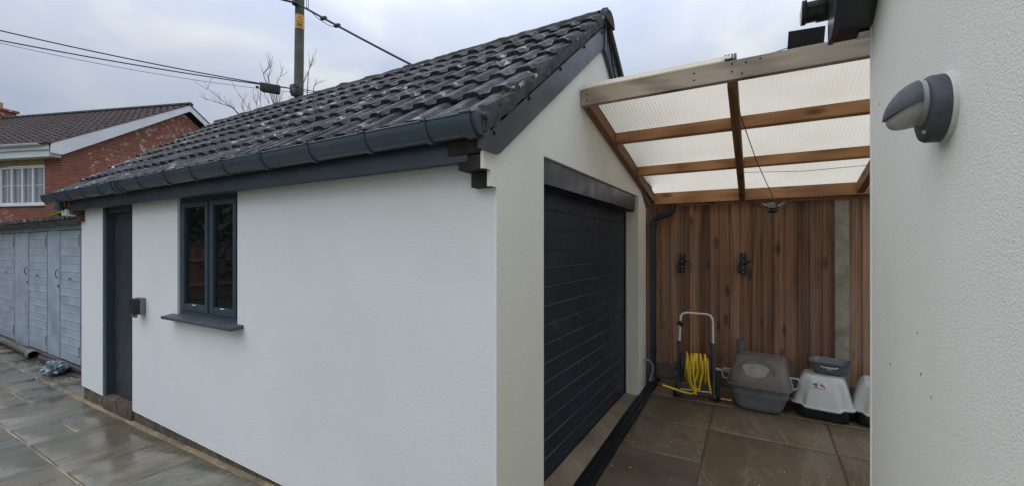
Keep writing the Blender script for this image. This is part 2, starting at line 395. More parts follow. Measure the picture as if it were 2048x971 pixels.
def tag(o, label, cat, group=None):
    o['label'] = label; o['category'] = cat
    if group: o['group'] = group
    return o
def struct(o): o['kind'] = 'structure'; return o
def T(x, y, z): return Matrix.Translation((x, y, z))
def RX(a): return Matrix.Rotation(a, 4, 'X')
def RY(a): return Matrix.Rotation(a, 4, 'Y')
def RZ(a): return Matrix.Rotation(a, 4, 'Z')
def join_stuff(name, me, mats, mat, parent):
    bm = bmesh.new()
    for m in mats:
        t = bmesh.new(); t.from_mesh(me); t.transform(m)
        tmp = bpy.data.meshes.new('tmp'); t.to_mesh(tmp); t.free(); bm.from_mesh(tmp); bpy.data.meshes.remove(tmp)
    m2 = bpy.data.meshes.new(name); bm.to_mesh(m2); bm.free(); m2.materials.append(M[mat])
    o = bpy.data.objects.new(name, m2); COL.objects.link(o); o.parent = parent; o['kind'] = 'stuff'
    return o

# ------------------------------------------------------------------ key dimensions
FY, GX, LX, BY = 1.65, -1.038, -6.38, 4.69
def ground_f(x): return -.05*min(1.1, max(0, (-x-2.5)/3.4))
def ground_g(y): return .048*(max(2.5, y)-2.5)
def roof_z(y): return 2.15+.737*(y-1.5)

# ------------------------------------------------------------------ ground
g = MB(); g.poly([(-900, -900, -.16), (900, -900, -.16), (900, 900, -.16), (-900, 900, -.16)])
struct(g.obj('ground', 'ground_soil'))
g = MB(); g.poly([(-40, -30, -.12), (8, -30, -.12), (8, -2.4, -.12), (-40, -2.4, -.12)])
struct(g.obj('lawn', 'lawn'))

def patio():
    p = MB()
    xs = [-13.4, -6.4, -3, 2]
    for a, b in zip(xs, xs[1:]):
        p.poly([(a, -2.4, ground_f(a)-.012), (b, -2.4, ground_f(b)-.012), (b, 1.66, ground_f(b)-.012), (a, 1.66, ground_f(a)-.012)])
    p.poly([(-13.4, 1.66, ground_f(-13)-.012), (LX, 1.66, ground_f(LX)-.012), (LX, 2.03, ground_f(LX)-.012), (-13.4, 2.03, ground_f(-13)-.012)])
    ys = [1.66, 2.5, 5.1]
    for a, b in zip(ys, ys[1:]):
        p.poly([(GX+.1, a, ground_g(a)-.012), (2, a, ground_g(a)-.012), (2, b, ground_g(b)-.012), (GX+.1, b, ground_g(b)-.012)])
    p2 = MB()
    for a, b in ((2.0, 2.5), (2.5, 5.1)):
        p2.poly([(GX+.1, a, ground_g(a)-.011), (2, a, ground_g(a)-.011), (2, b, ground_g(b)-.011), (GX+.1, b, ground_g(b)-.011)])
    base = struct(p.obj('patio', 'joint_mortar'))
    p2.obj('passage_bed', 'passage_joint', base)
    cache = {}
    def slab_mesh(w, h, mat):
        if (w, h, mat) not in cache:
            j = .006; q = MB()
            nx, ny = 4, 4
            rnd = random.Random(int(w*1000+h*77))
            pts = []
            for t in range(nx): pts.append((j+(w-2*j)*t/nx, j))
            for t in range(ny): pts.append((w-j, j+(h-2*j)*t/ny))
            for t in range(nx): pts.append((w-j-(w-2*j)*t/nx, h-j))
            for t in range(ny): pts.append((j, h-j-(h-2*j)*t/ny))
            pts = [(x+rnd.uniform(-.003, .003), y+rnd.uniform(-.003, .003)) for x, y in pts]
            c = Vector((w/2, h/2))
            secs = []
            for ins, z in ((0, -.03), (0, -.007), (.004, -.002), (.011, 0)):
                secs.append([(x+(c.x-x)*ins/max(.1, abs(c.x)), y+(c.y-y)*ins/max(.1, abs(c.y)), z) for x, y in pts])
            q.loft(secs, cap0=False)
            cache[(w, h, mat)] = q.mesh('paving_slab', mat, 40)
        return cache[(w, h, mat)]
    rnd = random.Random(5)
    def fill(x0, y0, nx, ny, c, mat, zf, preset=(), tilt=None, sizes=None):
        occ = [[False]*ny for _ in range(nx)]
        def place(i, j, a, b):
            for ii in range(i, i+a):
                for jj in range(j, j+b): occ[ii][jj] = True
            X, Y = x0+i*c, y0+j*c
            z = zf(X+a*c/2, Y+b*c/2)
            m = T(X, Y, z+rnd.uniform(-.002, .002)) @ (tilt(Y) if tilt else Matrix()) @ RX(R(rnd.uniform(-.12, .12))) @ RY(R(rnd.uniform(-.12, .12)))
            if tilt: m = T(X, Y, zf(X, Y)+rnd.uniform(-.0015, .0015)) @ tilt(Y)
            inst('paving_slab', slab_mesh(round(a*c, 4), round(b*c, 4), mat), base, m)
        for q in preset: place(*q)
        sizes = sizes or [(3, 2), (2, 3), (2, 2), (2, 3), (3, 2), (1, 2), (2, 1), (3, 2)]
        for j in range(ny):
            for i in range(nx):
                if occ[i][j]: continue
                opts = sizes[:]; rnd.shuffle(opts)
                for a, b in opts+[(2, 1), (1, 2), (1, 1)]:
                    if i+a <= nx and j+b <= ny and all(not occ[ii][jj] for ii in range(i, i+a) for jj in range(j, j+b)):
                        place(i, j, a, b); break
    # house side of the garage: x from -13.33 , the row along the wall is laid by eye
    c = .3; x0 = -3.13-34*c; ny = 13; y0 = 1.634-ny*c
    def I(x): return round((x-x0)/c)
    top = ny-2
    preset = [(I(-2.53), top, 3, 2), (I(-3.13), top, 2, 2), (I(-3.73), top, 2, 2), (I(-4.33), top, 2, 2), (I(-5.23), top, 3, 2),
              (I(-5.83), top+1, 2, 1), (I(-5.83), top, 2, 1), (I(-6.73), top, 3, 2), (I(-4.63), top-2, 2, 2), (I(-4.03), top-2, 3, 2), (I(-5.53), top-3, 3, 3)]
    fill(x0, y0, 44, ny, c, 'wet_slab', lambda x, y: ground_f(x), preset)
    # strip of slabs up to the sheds
    fill(x0, 1.634, I(-6.43), 1, c, 'wet_slab', lambda x, y: ground_f(x)-.001, (), None, [(3, 1), (2, 1)])
    # lean-to floor
    c = .29
    fill(-.93, 1.60, 7, 3, c, 'damp_slab', lambda x, y: .0)
    fill(-.93, 2.475, 10, 9, c, 'damp_slab', lambda x, y: ground_g(y), [(0, 0, 2, 3), (2, 0, 3, 2), (0, 3, 2, 2), (2, 2, 3, 3), (5, 0, 2, 3), (5, 3, 3, 2), (0, 5, 2, 2), (2, 5, 3, 2), (5, 5, 3, 2), (8, 3, 2, 3), (0, 7, 3, 2)], lambda Y: RX(math.atan(.048)) if Y > 2.49 else Matrix())
    # sandy pointing along the garage wall
    s_ = MB(); xs = [-6.9+.09*i for i in range(67)]
    secs = []
    for x in xs:
        z = ground_f(x); a = mnoise.noise(Vector((x*3, 0, 0)))*.018; b = mnoise.noise(Vector((x*5, 3, 0)))*.006
        secs.append([(x, 1.626+a*.6, z-.006), (x, 1.634+a*.5, z+.003+b), (x, 1.65, z+.007+b), (x, 1.668, z+.010+b)])
    s_.loft(secs, closed=False); s_.obj('mortar_fillet', 'sand_mortar', base, 60)
    # concrete ledge under the garage door and the drain bed
    l = MB(); ys = [2.0+.1*i for i in range(28)]; secs = []
    for y in ys:
        zz = .015+.075*(y-2.0)/2.6; n_ = mnoise.noise(Vector((0, y*4, 2)))*.006
        secs.append([(-1.30, y, .112+n_), (-1.17, y, .112+n_), (-1.09, y, zz*.5+.06), (-1.045, y, zz+.01), (-1.045, y, -.05)])
    l.loft(secs, closed=False); l.obj('concrete_ledge', 'concrete_ledge', base, 60)
patio()

# drain channel
def drain():
    t = thing('drain_channel', (-1.0, 3.6, .05), 'black slotted drain channel in the paving along the garage door', 'drain')
    sl = math.atan(.040)
    def z(y): return .018+.036*(y-2.2)
    a, b = 1.75, 4.98
    for x0, x1 in ((-1.047, -1.035), (-.957, -.943)):
        MB().loft([[(x0, y, z(y)-.05), (x1, y, z(y)-.05), (x1, y, z(y)+.004), (x0, y, z(y)+.004)] for y in (a, b)]).obj('side_rail', 'black_plastic', t)
    MB().loft([[(-1.035, y, z(y)-.06), (-.957, y, z(y)-.06), (-.957, y, z(y)-.045), (-1.035, y, z(y)-.045)] for y in (a, b)]).obj('channel_bed', 'dark_void', t)
    me = MB().box((-.039, -.0045, -.012), (.039, .0045, 0), .002, seg=1).mesh('grate_bar', 'black_plastic')
    y = a+.012
    while y < b-.01:
        inst('grate_bar', me, t, T(-.996-t.location.x, y-t.location.y, z(y)+.003-t.location.z) @ RX(sl)); y += .0185
    MB().loft([[(-1.001, yy, z(yy)-.01), (-.991, yy, z(yy)-.01), (-.991, yy, z(yy)+.0055), (-1.001, yy, z(yy)+.0055)] for yy in (a, b)]).obj('grate_rib', 'black_plastic', t)
drain()

# ------------------------------------------------------------------ garage
def garage():
    t = thing('garage', (-3.7, 3.17, 0), 'white rendered garage with dark tiled pitched roof and black garage door', 'garage')
    th = .16
    zb = lambda x: .097-.0157*(x+6.38)
    # front wall with door and window notches
    o = [(LX, zb(LX)), (-5.78, zb(-5.78)), (-5.78, 2.005), (-5.05, 2.005), (-5.05, zb(-5.05)), (-4.3, zb(-4.3)), (-3, zb(-3)), (GX, 0.0), (GX, 2.02), (-3.236, 2.02), (-3.236, 1.035), (-4.154, 1.035), (-4.154, 2.02), (-5.05-.02, 2.02), (-5.05-.02, 2.04), (LX, 2.04)]
    o = [(LX, zb(LX)), (-5.78, zb(-5.78)), (-5.78, 2.03), (LX, 2.03)]
    MB().prism(o, 1, FY, FY+th).obj('front_wall', 'white_render', t)
    o = [(-5.05, zb(-5.05)), (-4.3, zb(-4.3)), (-3, zb(-3)), (GX, zb(GX)), (GX, 2.03), (-3.236, 2.03), (-3.236, 1.035), (-4.154, 1.035), (-4.154, 2.03), (-5.05, 2.03)]
    MB().prism(o, 1, FY, FY+th).obj('front_wall', 'white_render', t)
    # gable wall with garage door notch and stepped corbel
    gz = lambda y: (roof_z(y) if y < 3.17 else roof_z(6.34-y))-.085
    o = [(FY+.003, 0), (2.14, 0), (2.14, 2.113), (4.355, 2.113), (4.355, .10), (BY, .10), (BY, gz(BY)), (3.17, gz(3.17)), (FY+.003, gz(FY+.003))]
    MB().prism(o, 0, GX-.12, GX+.002).obj('gable_wall', 'lit_gable_render', t)
    MB().prism([(FY+.003, 1.873), (FY+.003, gz(FY+.003)), (1.547, gz(1.547)), (1.547, 1.945), (1.60, 1.945), (1.60, 1.873)], 0, GX-.010, GX+.002).obj('corbel_skin', 'lit_gable_render', t)
    # corner beads of the render
    b = MB()
    b.box((GX-.006, FY-.0035, 0), (GX+.005, FY+.006, 1.873))
    b.box((GX-.012, 1.594, 1.873), (GX+.006, FY, 1.880)); b.box((GX-.012, 1.594, 1.880), (GX+.006, 1.601, 1.945))
    b.box((GX-.012, 1.541, 1.945), (GX+.006, 1.60, 1.952)); b.box((GX-.012, 1.541, 1.952), (GX+.006, 1.548, 2.02))
    b.box((GX-.004, 2.137, .0), (GX+.005, 2.146, 2.113))
    b.obj('corner_bead', 'bead', t)
    # brick corbel under the eaves at both ends
    for x, mt in ((GX-.108, 'old_timber'), (LX+.004, 'brown_timber')):
        c = MB(); c.box((x, 1.603, 1.873), (x+.098, 1.70, 1.944), .006); c.obj('corbel_brick', mt, t, 40)
        c = MB(); c.box((x-.035, 1.550, 1.946), (x+.094, 1.70, 2.012), .006); c.obj('corbel_brick', mt, t, 40)
        c = MB(); c.box((x-.085, 1.535, 2.015), (x+.098, 1.70, 2.085), .008); c.obj('corbel_brick', mt, t, 40)
    MB().box((LX-.10, 1.52, 1.935), (LX+.02, 1.66, 2.0), .004).obj('render_stop', 'bead', t)
    # other walls
    MB().prism([(FY+th, .0), (BY, .0), (BY, gz(BY)), (3.17, gz(3.17)), (FY+th, gz(FY+th))], 0, LX, LX+.15).obj('end_wall', 'white_render', t)
    MB().box((LX+.15, BY-.15, 0), (GX-.12, BY, 2.1)).obj('rear_wall', 'white_render', t)
    # plinth
    p = MB(); p.box((LX+.03, FY+.012, -.2), (-5.78, FY+th, .10), .004); p.prism([(-5.05, -.2), (GX-.02, -.2), (GX-.02, zb(GX)+.01), (-5.05, zb(-5.05)+.01)], 1, FY+.014, FY+th)
    p.obj('plinth', 'plinth', t)
    me = MB().box((0, 0, 0), (.355, .10, .155), .018).rough(.007, 14).mesh('step_stone', 'plinth', 50)
    for i, x in enumerate((-5.80, -5.435)):
        inst('step_stone', me, t, T(x-t.location.x, FY+.002-t.location.y, -.055+.004*i))
    # inside
    MB().box((LX+.2, FY+.45, .0), (GX-.35, BY-.2, .02)).obj('inner_floor', 'concrete_ledge', t)
    # fascia and soffit
    MB().prism([(1.545, 1.982), (1.565, 1.982), (1.565, 2.125), (1.545, 2.125)], 0, -6.50, GX-.085, .003).obj('fascia', 'fascia_board', t)
    MB().box((-6.45, 1.567, 2.001), (GX-.11, FY+.08, 2.012)).obj('soffit', 'fascia_board', t)
    MB().box((-6.45, 1.561, 1.978), (GX-.10, 1.583, 1.988), .002).obj('soffit_lip', 'anthracite_plastic', t)
    # roof deck
    d = MB()
    for s_ in (0, 1):
        pr = [(1.50, roof_z(1.50)-.03), (3.17, roof_z(3.17)-.03), (3.17, roof_z(3.17)-.085), (1.52, roof_z(1.52)-.085)]
        if s_: pr = [(6.34-a, b_) for a, b_ in pr]
        d.prism(pr, 0, -6.60, GX+.03)
    d.obj('roof_deck', 'dark_void', t)
    # tiles, front slope: seven courses
    ang = math.atan(.737); ca, sa = math.cos(ang), math.sin(ang)
    W, LEN, NC, NR = .3322, .40, 17, 7
    gauge = 2.075/NR
    def prof(u):
        p_ = (u % (W/2))/(W/2)
        k_ = [(0, 0), (.22, 0), (.33, .018), (.42, .0205), (.66, .0205), (.75, .018), (.86, 0), (1, 0)]
        for (a, ha), (b_, hb) in zip(k_, k_[1:]):
            if a <= p_ <= b_: return ha+(hb-ha)*(p_-a)/(b_-a)
        return 0
    us = []
    for h in (0, 1):
        us += [h*W/2+q*W/2 for q in (0, .22, .33, .42, .66, .75, .86)]
    us.append(W-1e-5)
    tm = MB(); rows = []
    for v_, lift in ((0, .031), (LEN, .001)):
        rows.append([tm.bm.verts.new((u, v_, prof(u)+lift)) for u in us])
    low = [tm.bm.verts.new((u, .002, prof(u)*.6+.031-.021)) for u in us]
    back = [tm.bm.verts.new((u, LEN, prof(u)*.8-.018)) for u in us]
    for a, b_ in ((rows[0], rows[1]), (low, rows[0])):
        for i in range(len(us)-1): tm.bm.faces.new([a[i], a[i+1], b_[i+1], b_[i]])
    tm.bm.faces.new([low[0], rows[0][0], rows[1][0], back[0]]); tm.bm.faces.new([low[-1], back[-1], rows[1][-1], rows[0][-1]])
    me = tm.mesh('roof_tile', 'roof_tile', 28)
    rnd = random.Random(3)
    for r_ in range(NR):
        for c in range(NC):
            dist = r_*gauge
            y = 1.485+dist*ca; z = roof_z(1.485)+dist*sa
            m = T(-6.625+c*W-t.location.x, y-t.location.y, z-t.location.z) @ RX(ang) @ T(0, rnd.uniform(-.012, .010), rnd.uniform(-.002, .005)) @ RZ(R(rnd.uniform(-.9, .9))) @ RY(R(rnd.uniform(-.8, .8)))
            inst('roof_tile', me, t, m)
    # rear slope, one sheet of tiling
    rs = MB(); rs.prism([(3.17, roof_z(3.17)), (4.86, roof_z(6.34-4.86)), (4.86, roof_z(6.34-4.86)-.02), (3.17, roof_z(3.17)-.02)], 0, -6.62, GX+.06)
    rs.obj('rear_roof_slope', 'roof_tile', t)
    # ridge tiles
    rm = MB(); secs = []
    for x in (0, .02, .10, .22, .34, .42, .44):
        rr = .118 if x in (0, .02) else .108
        secs.append([(x, rr*math.cos(a), rr*math.sin(a)*.92) for a in [math.pi*i/10 for i in range(11)]] + [(x, -(rr-.018), 0), (x, rr-.018, 0)])
    rm.loft(secs); rme = rm.mesh('ridge_tile', 'ridge_tile', 50)
    nR = 13; step = (6.60-.99)/nR
    for i in range(nR):
        m = T(-6.58+i*step-t.location.x, 3.17-t.location.y, roof_z(3.17)-.082+rnd.uniform(-.004, .006)) @ RY(R(rnd.uniform(-.5, .5))) @ Matrix.Scale(step/.43, 4, (1, 0, 0))
        inst('ridge_tile', rme, t, m)
    # mossy mortar bedding under the ridge, lumpy
    bd = MB(); secs = []
    for i in range(220):
        x = -6.56+i*(5.54/219)
        n1 = mnoise.noise(Vector((x*5, 1, 0)))*.022+mnoise.noise(Vector((x*13, 2, 0)))*.016
        z = roof_z(3.17)
        secs.append([(x, 3.17-.145-n1, z-.10), (x, 3.17-.125-n1, z-.028+n1), (x, 3.17-.085, z+.002+n1*.6), (x, 3.17, z-.02), (x, 3.17+.11, z-.04), (x, 3.17+.13, z-.10)])
    bd.loft(secs, closed=False); bd.obj('ridge_bedding', 'ridge_tile', t, 70)
    mo = MB(); rnd2 = random.Random(8)
    for i in range(110):
        x = -6.55+(5.5)*rnd2.random()**1.25; a = rnd2.uniform(.9, 2.6); r_ = rnd2.uniform(.008, .022)
        cen = Vector((x, 3.17+.108*math.cos(a), roof_z(3.17)-.08+.10*math.sin(a)))
        bmesh.ops.create_icosphere(mo.bm, subdivisions=1, radius=r_, matrix=T(*cen) @ Matrix.Diagonal((1.7, 1, .6, 1)))
    mo.rough(.006, 60); oo = mo.obj('moss_tuft', 'moss', t, 80); oo['kind'] = 'stuff'
    # verge mortar, stepped with the courses, thick and lumpy
    vm = MB(); secs = []; n_ = 150
    for i in range(n_+1):
        y = 1.49+(3.17-1.49)*i/n_; dist = (y-1.485)/ca; fr = (dist % gauge)/gauge
        top = roof_z(y)+.042*(1-fr)+.018
        j = mnoise.noise(Vector((y*9, 5, 1)))*.016; j2 = mnoise.noise(Vector((y*23, 9, 1)))*.014
        secs.append([(GX+.010+j, y, roof_z(y)-.065), (GX+.052+j, y, roof_z(y)-.062+j2), (GX+.062+j2, y, roof_z(y)-.01), (GX+.054+j, y, top-.006), (GX+.020, y, top+.002+j2), (GX-.03, y, top-.03)])
    vm.loft(secs); vm.obj('verge_mortar', 'verge_cement', t, 50)
    vp = MB(); vp.prism([(1.487, 2.085), (1.60, 2.15), (1.66, 2.215), (1.56, 2.175), (1.487, 2.135)], 0, GX+.012, GX+.046, .006)
    vp.rough(.006, 25); vp.obj('verge_mortar_patch', 'verge_pale', t, 50)
    vr = MB(); vr.prism([(3.17, 3.40), (4.86, 2.155), (4.86, 2.085), (3.17, 3.325)], 0, GX+.01, GX+.055); vr.rough(.006, 12); vr.obj('verge_mortar', 'verge_cement', t, 50)
    # bargeboards with bolts
    bb = MB().prism([(1.495, 2.022), (1.637, 2.022), (3.168, 3.128), (3.168, 3.335), (1.495, 2.092)], 0, GX+.004, GX+.030, .002).obj('bargeboard', 'barge_board', t, 30)
    bolt = MB().lathe([(.0, .012), (.006, .011), (.010, .006), (.011, 0)], 10, RY(R(90))).mesh('bolt', 'black_plastic', 40)
    for y, z in ((1.585, 2.105), (1.92, 2.36), (2.32, 2.655), (2.72, 2.95), (3.10, 3.215)):
        inst('bolt', bolt, bb, T(GX+.030-t.location.x, y-t.location.y, z))
    b2 = MB().prism([(3.172, 3.128), (4.70, 2.022), (4.845, 2.022), (4.845, 2.092), (3.172, 3.335)], 0, GX+.006, GX+.032, .002).obj('bargeboard', 'barge_board', t, 30)
    for y, z in ((3.25, 3.21), (3.42, 3.09)):
        inst('bolt', bolt, b2, T(GX+.032-t.location.x, y-t.location.y, z))
    MB().box((GX+.025, 3.155, 3.10), (GX+.040, 3.190, 3.36), .003).obj('joint_cover', 'barge_board', t)
    MB().tube([(GX+.045, 3.18, 3.36), (GX+.05, 3.215, 3.30), (GX+.043, 3.24, 3.20), (GX+.047, 3.31, 3.06), (GX+.045, 3.46, 2.90), (GX+.04, 3.52, 2.78)], .007, 6).obj('wall_cable', 'black_rubber', t, 60)
    # gutter
    gu = thing_part('gutter', t)
    gy, gzc, r, DE = 1.487, 2.158, .060, 1.42
    arc = [math.pi+math.pi*i/14 for i in range(15)]
    sec = lambda x, rr: [(x, gy+rr*math.cos(a), gzc+rr*DE*math.sin(a)) for a in arc]
    ch = MB(); pr = [sec(0, r)[i][1:] for i in range(15)]+[(gy+(r-.004)*math.cos(a), gzc+(r-.004)*DE*math.sin(a)) for a in arc[::-1]]
    ch.prism(pr, 0, -6.78, -1.0); ch.tube([(-6.78, gy-r+.001, gzc), (-1.0, gy-r+.001, gzc)], .0055, 8)
    ch.obj('gutter_channel', 'anthracite_plastic', gu, 40)
    for x in (-1.004, -6.784):
        MB().prism([(gy+(r+.003)*math.cos(a), gzc+(r+.003)*DE*math.sin(a)) for a in arc]+[(gy+r, gzc+.004), (gy-r, gzc+.004)], 0, x, x+.008, .001).obj('stop_end', 'anthracite_plastic', gu, 40)
    def ring(width, rr):
        q = MB(); a2 = [math.pi*.985+math.pi*1.03*i/16 for i in range(17)]
        q.loft([[(x, rad*math.cos(a), rad*DE*math.sin(a)) for a in a2] for x, rad in ((0, r), (0, rr), (width, rr), (width, r))], closed=False)
        q.tube([(0, -rr, .002), (width, -rr, .002)], .008, 8)
        return q.mesh('gutter_bracket', 'anthracite_plastic', 40)
    b1, u1 = ring(.028, r+.0055), ring(.05, r+.008)
    fb = MB().box((0, r-.004, -.05), (.028, r+.02, .004), .002).mesh('bracket_back', 'anthracite_plastic')
    xs = [-1.279, -1.67, -2.11, -2.56, -3.0, -3.43, -3.83, -4.30, -4.66, -5.15, -5.57, -5.99, -6.36]
    off = Vector((0, gy, gzc))-t.location-gu.location
    for x in xs:
        inst('gutter_bracket', b1, gu, T(x-.014+off.x, off.y, off.z))
    for x in (-1.072, -4.86, -4.77): inst('gutter_bracket', u1, gu, T(x+off.x, off.y, off.z))
    ou = MB(); ou.tube([(-6.42, gy, gzc-.065), (-6.42, gy, gzc-.17)], .036, 16); ou.tube([(-6.42, gy, gzc-.135), (-6.42, gy, gzc-.17)], .041, 16)
    ou.obj('gutter_outlet', 'anthracite_plastic', gu, 40)
    # side door
    dr = thing_part('side_door', t)
    f = MB(); y0 = FY+.035; f.box((-5.779, FY+.004, .10), (-5.70, y0+.10, 2.01)); f.box((-5.13, FY+.03, .10), (-5.051, y0+.10, 2.01)); f.box((-5.70, FY+.02, 1.94), (-5.13, y0+.098, 2.01))
    f.obj('door_frame', 'window_paint', dr)
    MB().box((-5.699, y0+.03, .105), (-5.131, y0+.066, 1.939), .003).obj('door_leaf', 'door_paint', dr)
    pn = MB(); pn.box((-5.63, y0+.022, .25), (-5.20, y0+.029, 1.84), .006); pn.obj('door_panel', 'door_paint', dr)
    MB().box((-5.775, FY+.005, .085), (-5.055, FY+.13, .104), .006).obj('door_sill', 'plinth', dr)
    # window
    wn = thing_part('window', t); y0 = FY+.018; x0, x1, z0, z1 = -4.154, -3.236, 1.05, 2.01
    f = MB(); fw = .042
    f.box((x0, y0, z0), (x0+fw, y0+.07, z1)); f.box((x1-fw, y0, z0), (x1, y0+.07, z1))
    f.box((x0+fw, y0+.001, z0), (x1-fw, y0+.069, z0+.034)); f.box((x0+fw, y0+.001, 1.962), (x1-fw, y0+.069, z1))
    mid = -3.668
    f.box((mid-.018, y0+.001, z0+.034), (mid+.018, y0+.069, 1.962)); f.obj('window_frame', 'window_paint', wn)
    for a, b_ in ((x0+fw, mid-.018), (mid+.018, x1-fw)):
        a += .003; b_ -= .003; c0, c1 = z0+.037, 1.959
        c = MB(); sw = .042
        c.box((a, y0-.008, c0), (a+sw, y0+.05, c1), .003); c.box((b_-sw, y0-.008, c0), (b_, y0+.05, c1), .003)
        c.box((a+sw, y0-.006, c0), (b_-sw, y0+.049, c0+.055), .003); c.box((a+sw, y0-.006, c1-.04), (b_-sw, y0+.049, c1), .003)
        c.obj('casement', 'window_paint', wn)
        MB().box((a+sw, y0+.012, c0+.055), (b_-sw, y0+.02, c1-.04)).obj('glass_pane', 'window_glass', wn)
        m_ = (a+b_)/2
        MB().box((m_-.03, y0-.009, c0+.049), (m_+.02, y0-.003, c0+.056), .001).obj('vent_catch', 'bead', wn)
    MB().box((x0+.01, y0+.12, z0), (x1-.01, y0+.13, z1)).obj('dark_blind', 'dark_void', wn)
    MB().prism([(FY-.085, 1.016), (FY+.06, 1.028), (FY+.06, 1.058), (FY-.085, 1.038)], 0, -4.235, -3.155, .004).obj('window_sill', 'slate', wn, 30)
    # garage door
    gd = thing_part('garage_door', t); dx = -1.17
    n_ = 15; z0, z1 = .125, 1.965; ph = (z1-z0)/n_
    pan = MB(); pr = [(-.003, 0), (0, .003), (.0, ph-.010), (-.003, ph-.007), (-.003, ph)]
    pan.prism([(x, z) for x, z in [(-.03, 0)]+pr+[(-.03, ph)]], 1, 2.10, 4.345)
    # prism along y takes outline (x, z)
    pme = pan.mesh('door_panel', 'garage_door_paint', 30)
    for i in range(n_):
        inst('door_panel', pme, gd, T(dx-t.location.x, -t.location.y, z0+i*ph))
    em = MB().prism([(-.003, ph-.0068), (.0035, ph-.0068), (.0035, ph-.0045), (-.003, ph-.0005)], 1, 2.10, 4.30).mesh('panel_edge_highlight', 'panel_edge_highlight')  # thin strip carrying the painted highlight of each panel edge
    for i in range(n_): inst('panel_edge_highlight', em, gd, T(dx-t.location.x, -t.location.y, z0+i*ph))
    MB().box((dx-.05, 2.05, .10), (dx-.031, 4.36, 2.0)).obj('door_back', 'dark_void', gd)
    MB().box((dx-.02, 2.10, .108), (dx+.004, 4.345, .124)).obj('bottom_seal', 'black_rubber', gd)
    MB().box((dx-.02, 4.325, .11), (dx+.012, 4.354, 1.97), .003).obj('door_guide', 'black_plastic', gd)
    h = MB(); hm = T(dx+.004, 2.245, .66)
    h.lathe([(0, .01), (.030, .01), (.034, .004), (.034, 0)], 20, hm @ RY(R(90)))
    h.tube([hm @ Vector((.0, 0, 0)), hm @ Vector((.035, 0, 0))], .011, 10)
    h.box((.030, -.045, -.012), (.045, .045, .012), .005, hm @ RX(R(25)))
    h.box((.002, -.012, .055), (.008, .012, .085), .003, hm)
    h.obj('door_handle', 'pipe_grey', gd, 40)
    lt = MB(); lt.prism([(-1.075, 1.962), (-1.055, 1.962), (-1.055, 2.108), (-1.075, 2.108)], 1, 2.10, 4.30, .003); lt.obj('lintel_board', 'fascia_board', gd)
    MB().box((-1.115, 2.10, 1.955), (-1.077, 4.350, 2.110)).obj('lintel_pack', 'dark_void', gd)
    MB().box((dx-.06, 2.142, 1.958), (-1.077, 4.353, 1.975)).obj('head_board', 'door_paint', gd)
    return t
def thing_part(name, parent, label=None):
    """an empty that is a part and holds sub-parts, standing at its thing's origin"""
    o = bpy.data.objects.new(name, None); o.empty_display_size = .1; COL.objects.link(o); o.parent = parent
    if label: o['label'] = label
    return o
garage()

# outdoor socket
def socket():
    t = thing('outdoor_socket', (-4.86, FY, 1.06), 'grey outdoor power socket with dark hinged cover between door and window', 'socket')
    MB().box((-4.87, FY-.045, 1.00), (-4.755, FY-.001, 1.15), .008).obj('back_box', 'socket_grey', t, 40)
    MB().box((-4.873, FY-.088, 1.005), (-4.752, FY-.047, 1.147), .014).obj('cover', 'black_plastic', t, 40)
    c = MB(); 
    for x in (-4.85, -4.81, -4.775): c.tube([(x, FY-.065, 1.01), (x, FY-.065, .978)], .011, 10)
    c.obj('cable_gland', 'socket_grey', t, 40)
socket()

# downpipe at the back corner
def downpipe():
    t = thing('downpipe', (-.99, 4.93, .1), 'dark drainpipe with elbow at rear garage corner beside fence', 'drainpipe')
    X, Y = -1.005, 4.90
    p = MB(); p.tube([(X, Y, .14), (X, Y, 1.87)], .036, 16); p.obj('pipe', 'pipe_black', t, 40)
    e = MB(); e.tube([(X, Y, 1.83), (X, Y, 1.885), (X+.02, Y+.0, 1.915), (X+.09, Y, 1.94), (X+.17, Y, 1.965), (X+.205, Y-.005, 1.99), (X+.21, Y-.005, 2.06)], .037, 14); e.obj('elbow', 'pipe_black', t, 60)
    for z in (1.81, 1.38, .42): 
        c = MB(); c.tube([(X, Y, z), (X, Y, z+.05)], .042, 16); c.obj('pipe_collar', 'pipe_black', t, 40)
    s_ = MB(); s_.tube([(X, Y, .20), (X+.005, Y-.02, .13), (X+.01, Y-.08, .095), (X+.01, Y-.13, .09)], .043, 14, cap=False); s_.obj('shoe', 'pipe_black', t, 60)
    q = MB(); q.tube([(-1.033, 4.60, .40), (-1.02, 4.62, .405), (-.99, 4.66, .39), (-.965, 4.70, .34), (-.965, 4.72, .27), (-.985, 4.74, .20), (-1.0, 4.75, .15)], .011, 8)
    tag(q.obj('condensate_hose', 'lamp_seal', None, 60), 'short pale hose curling from garage wall down to the drain end', 'hose')
downpipe()

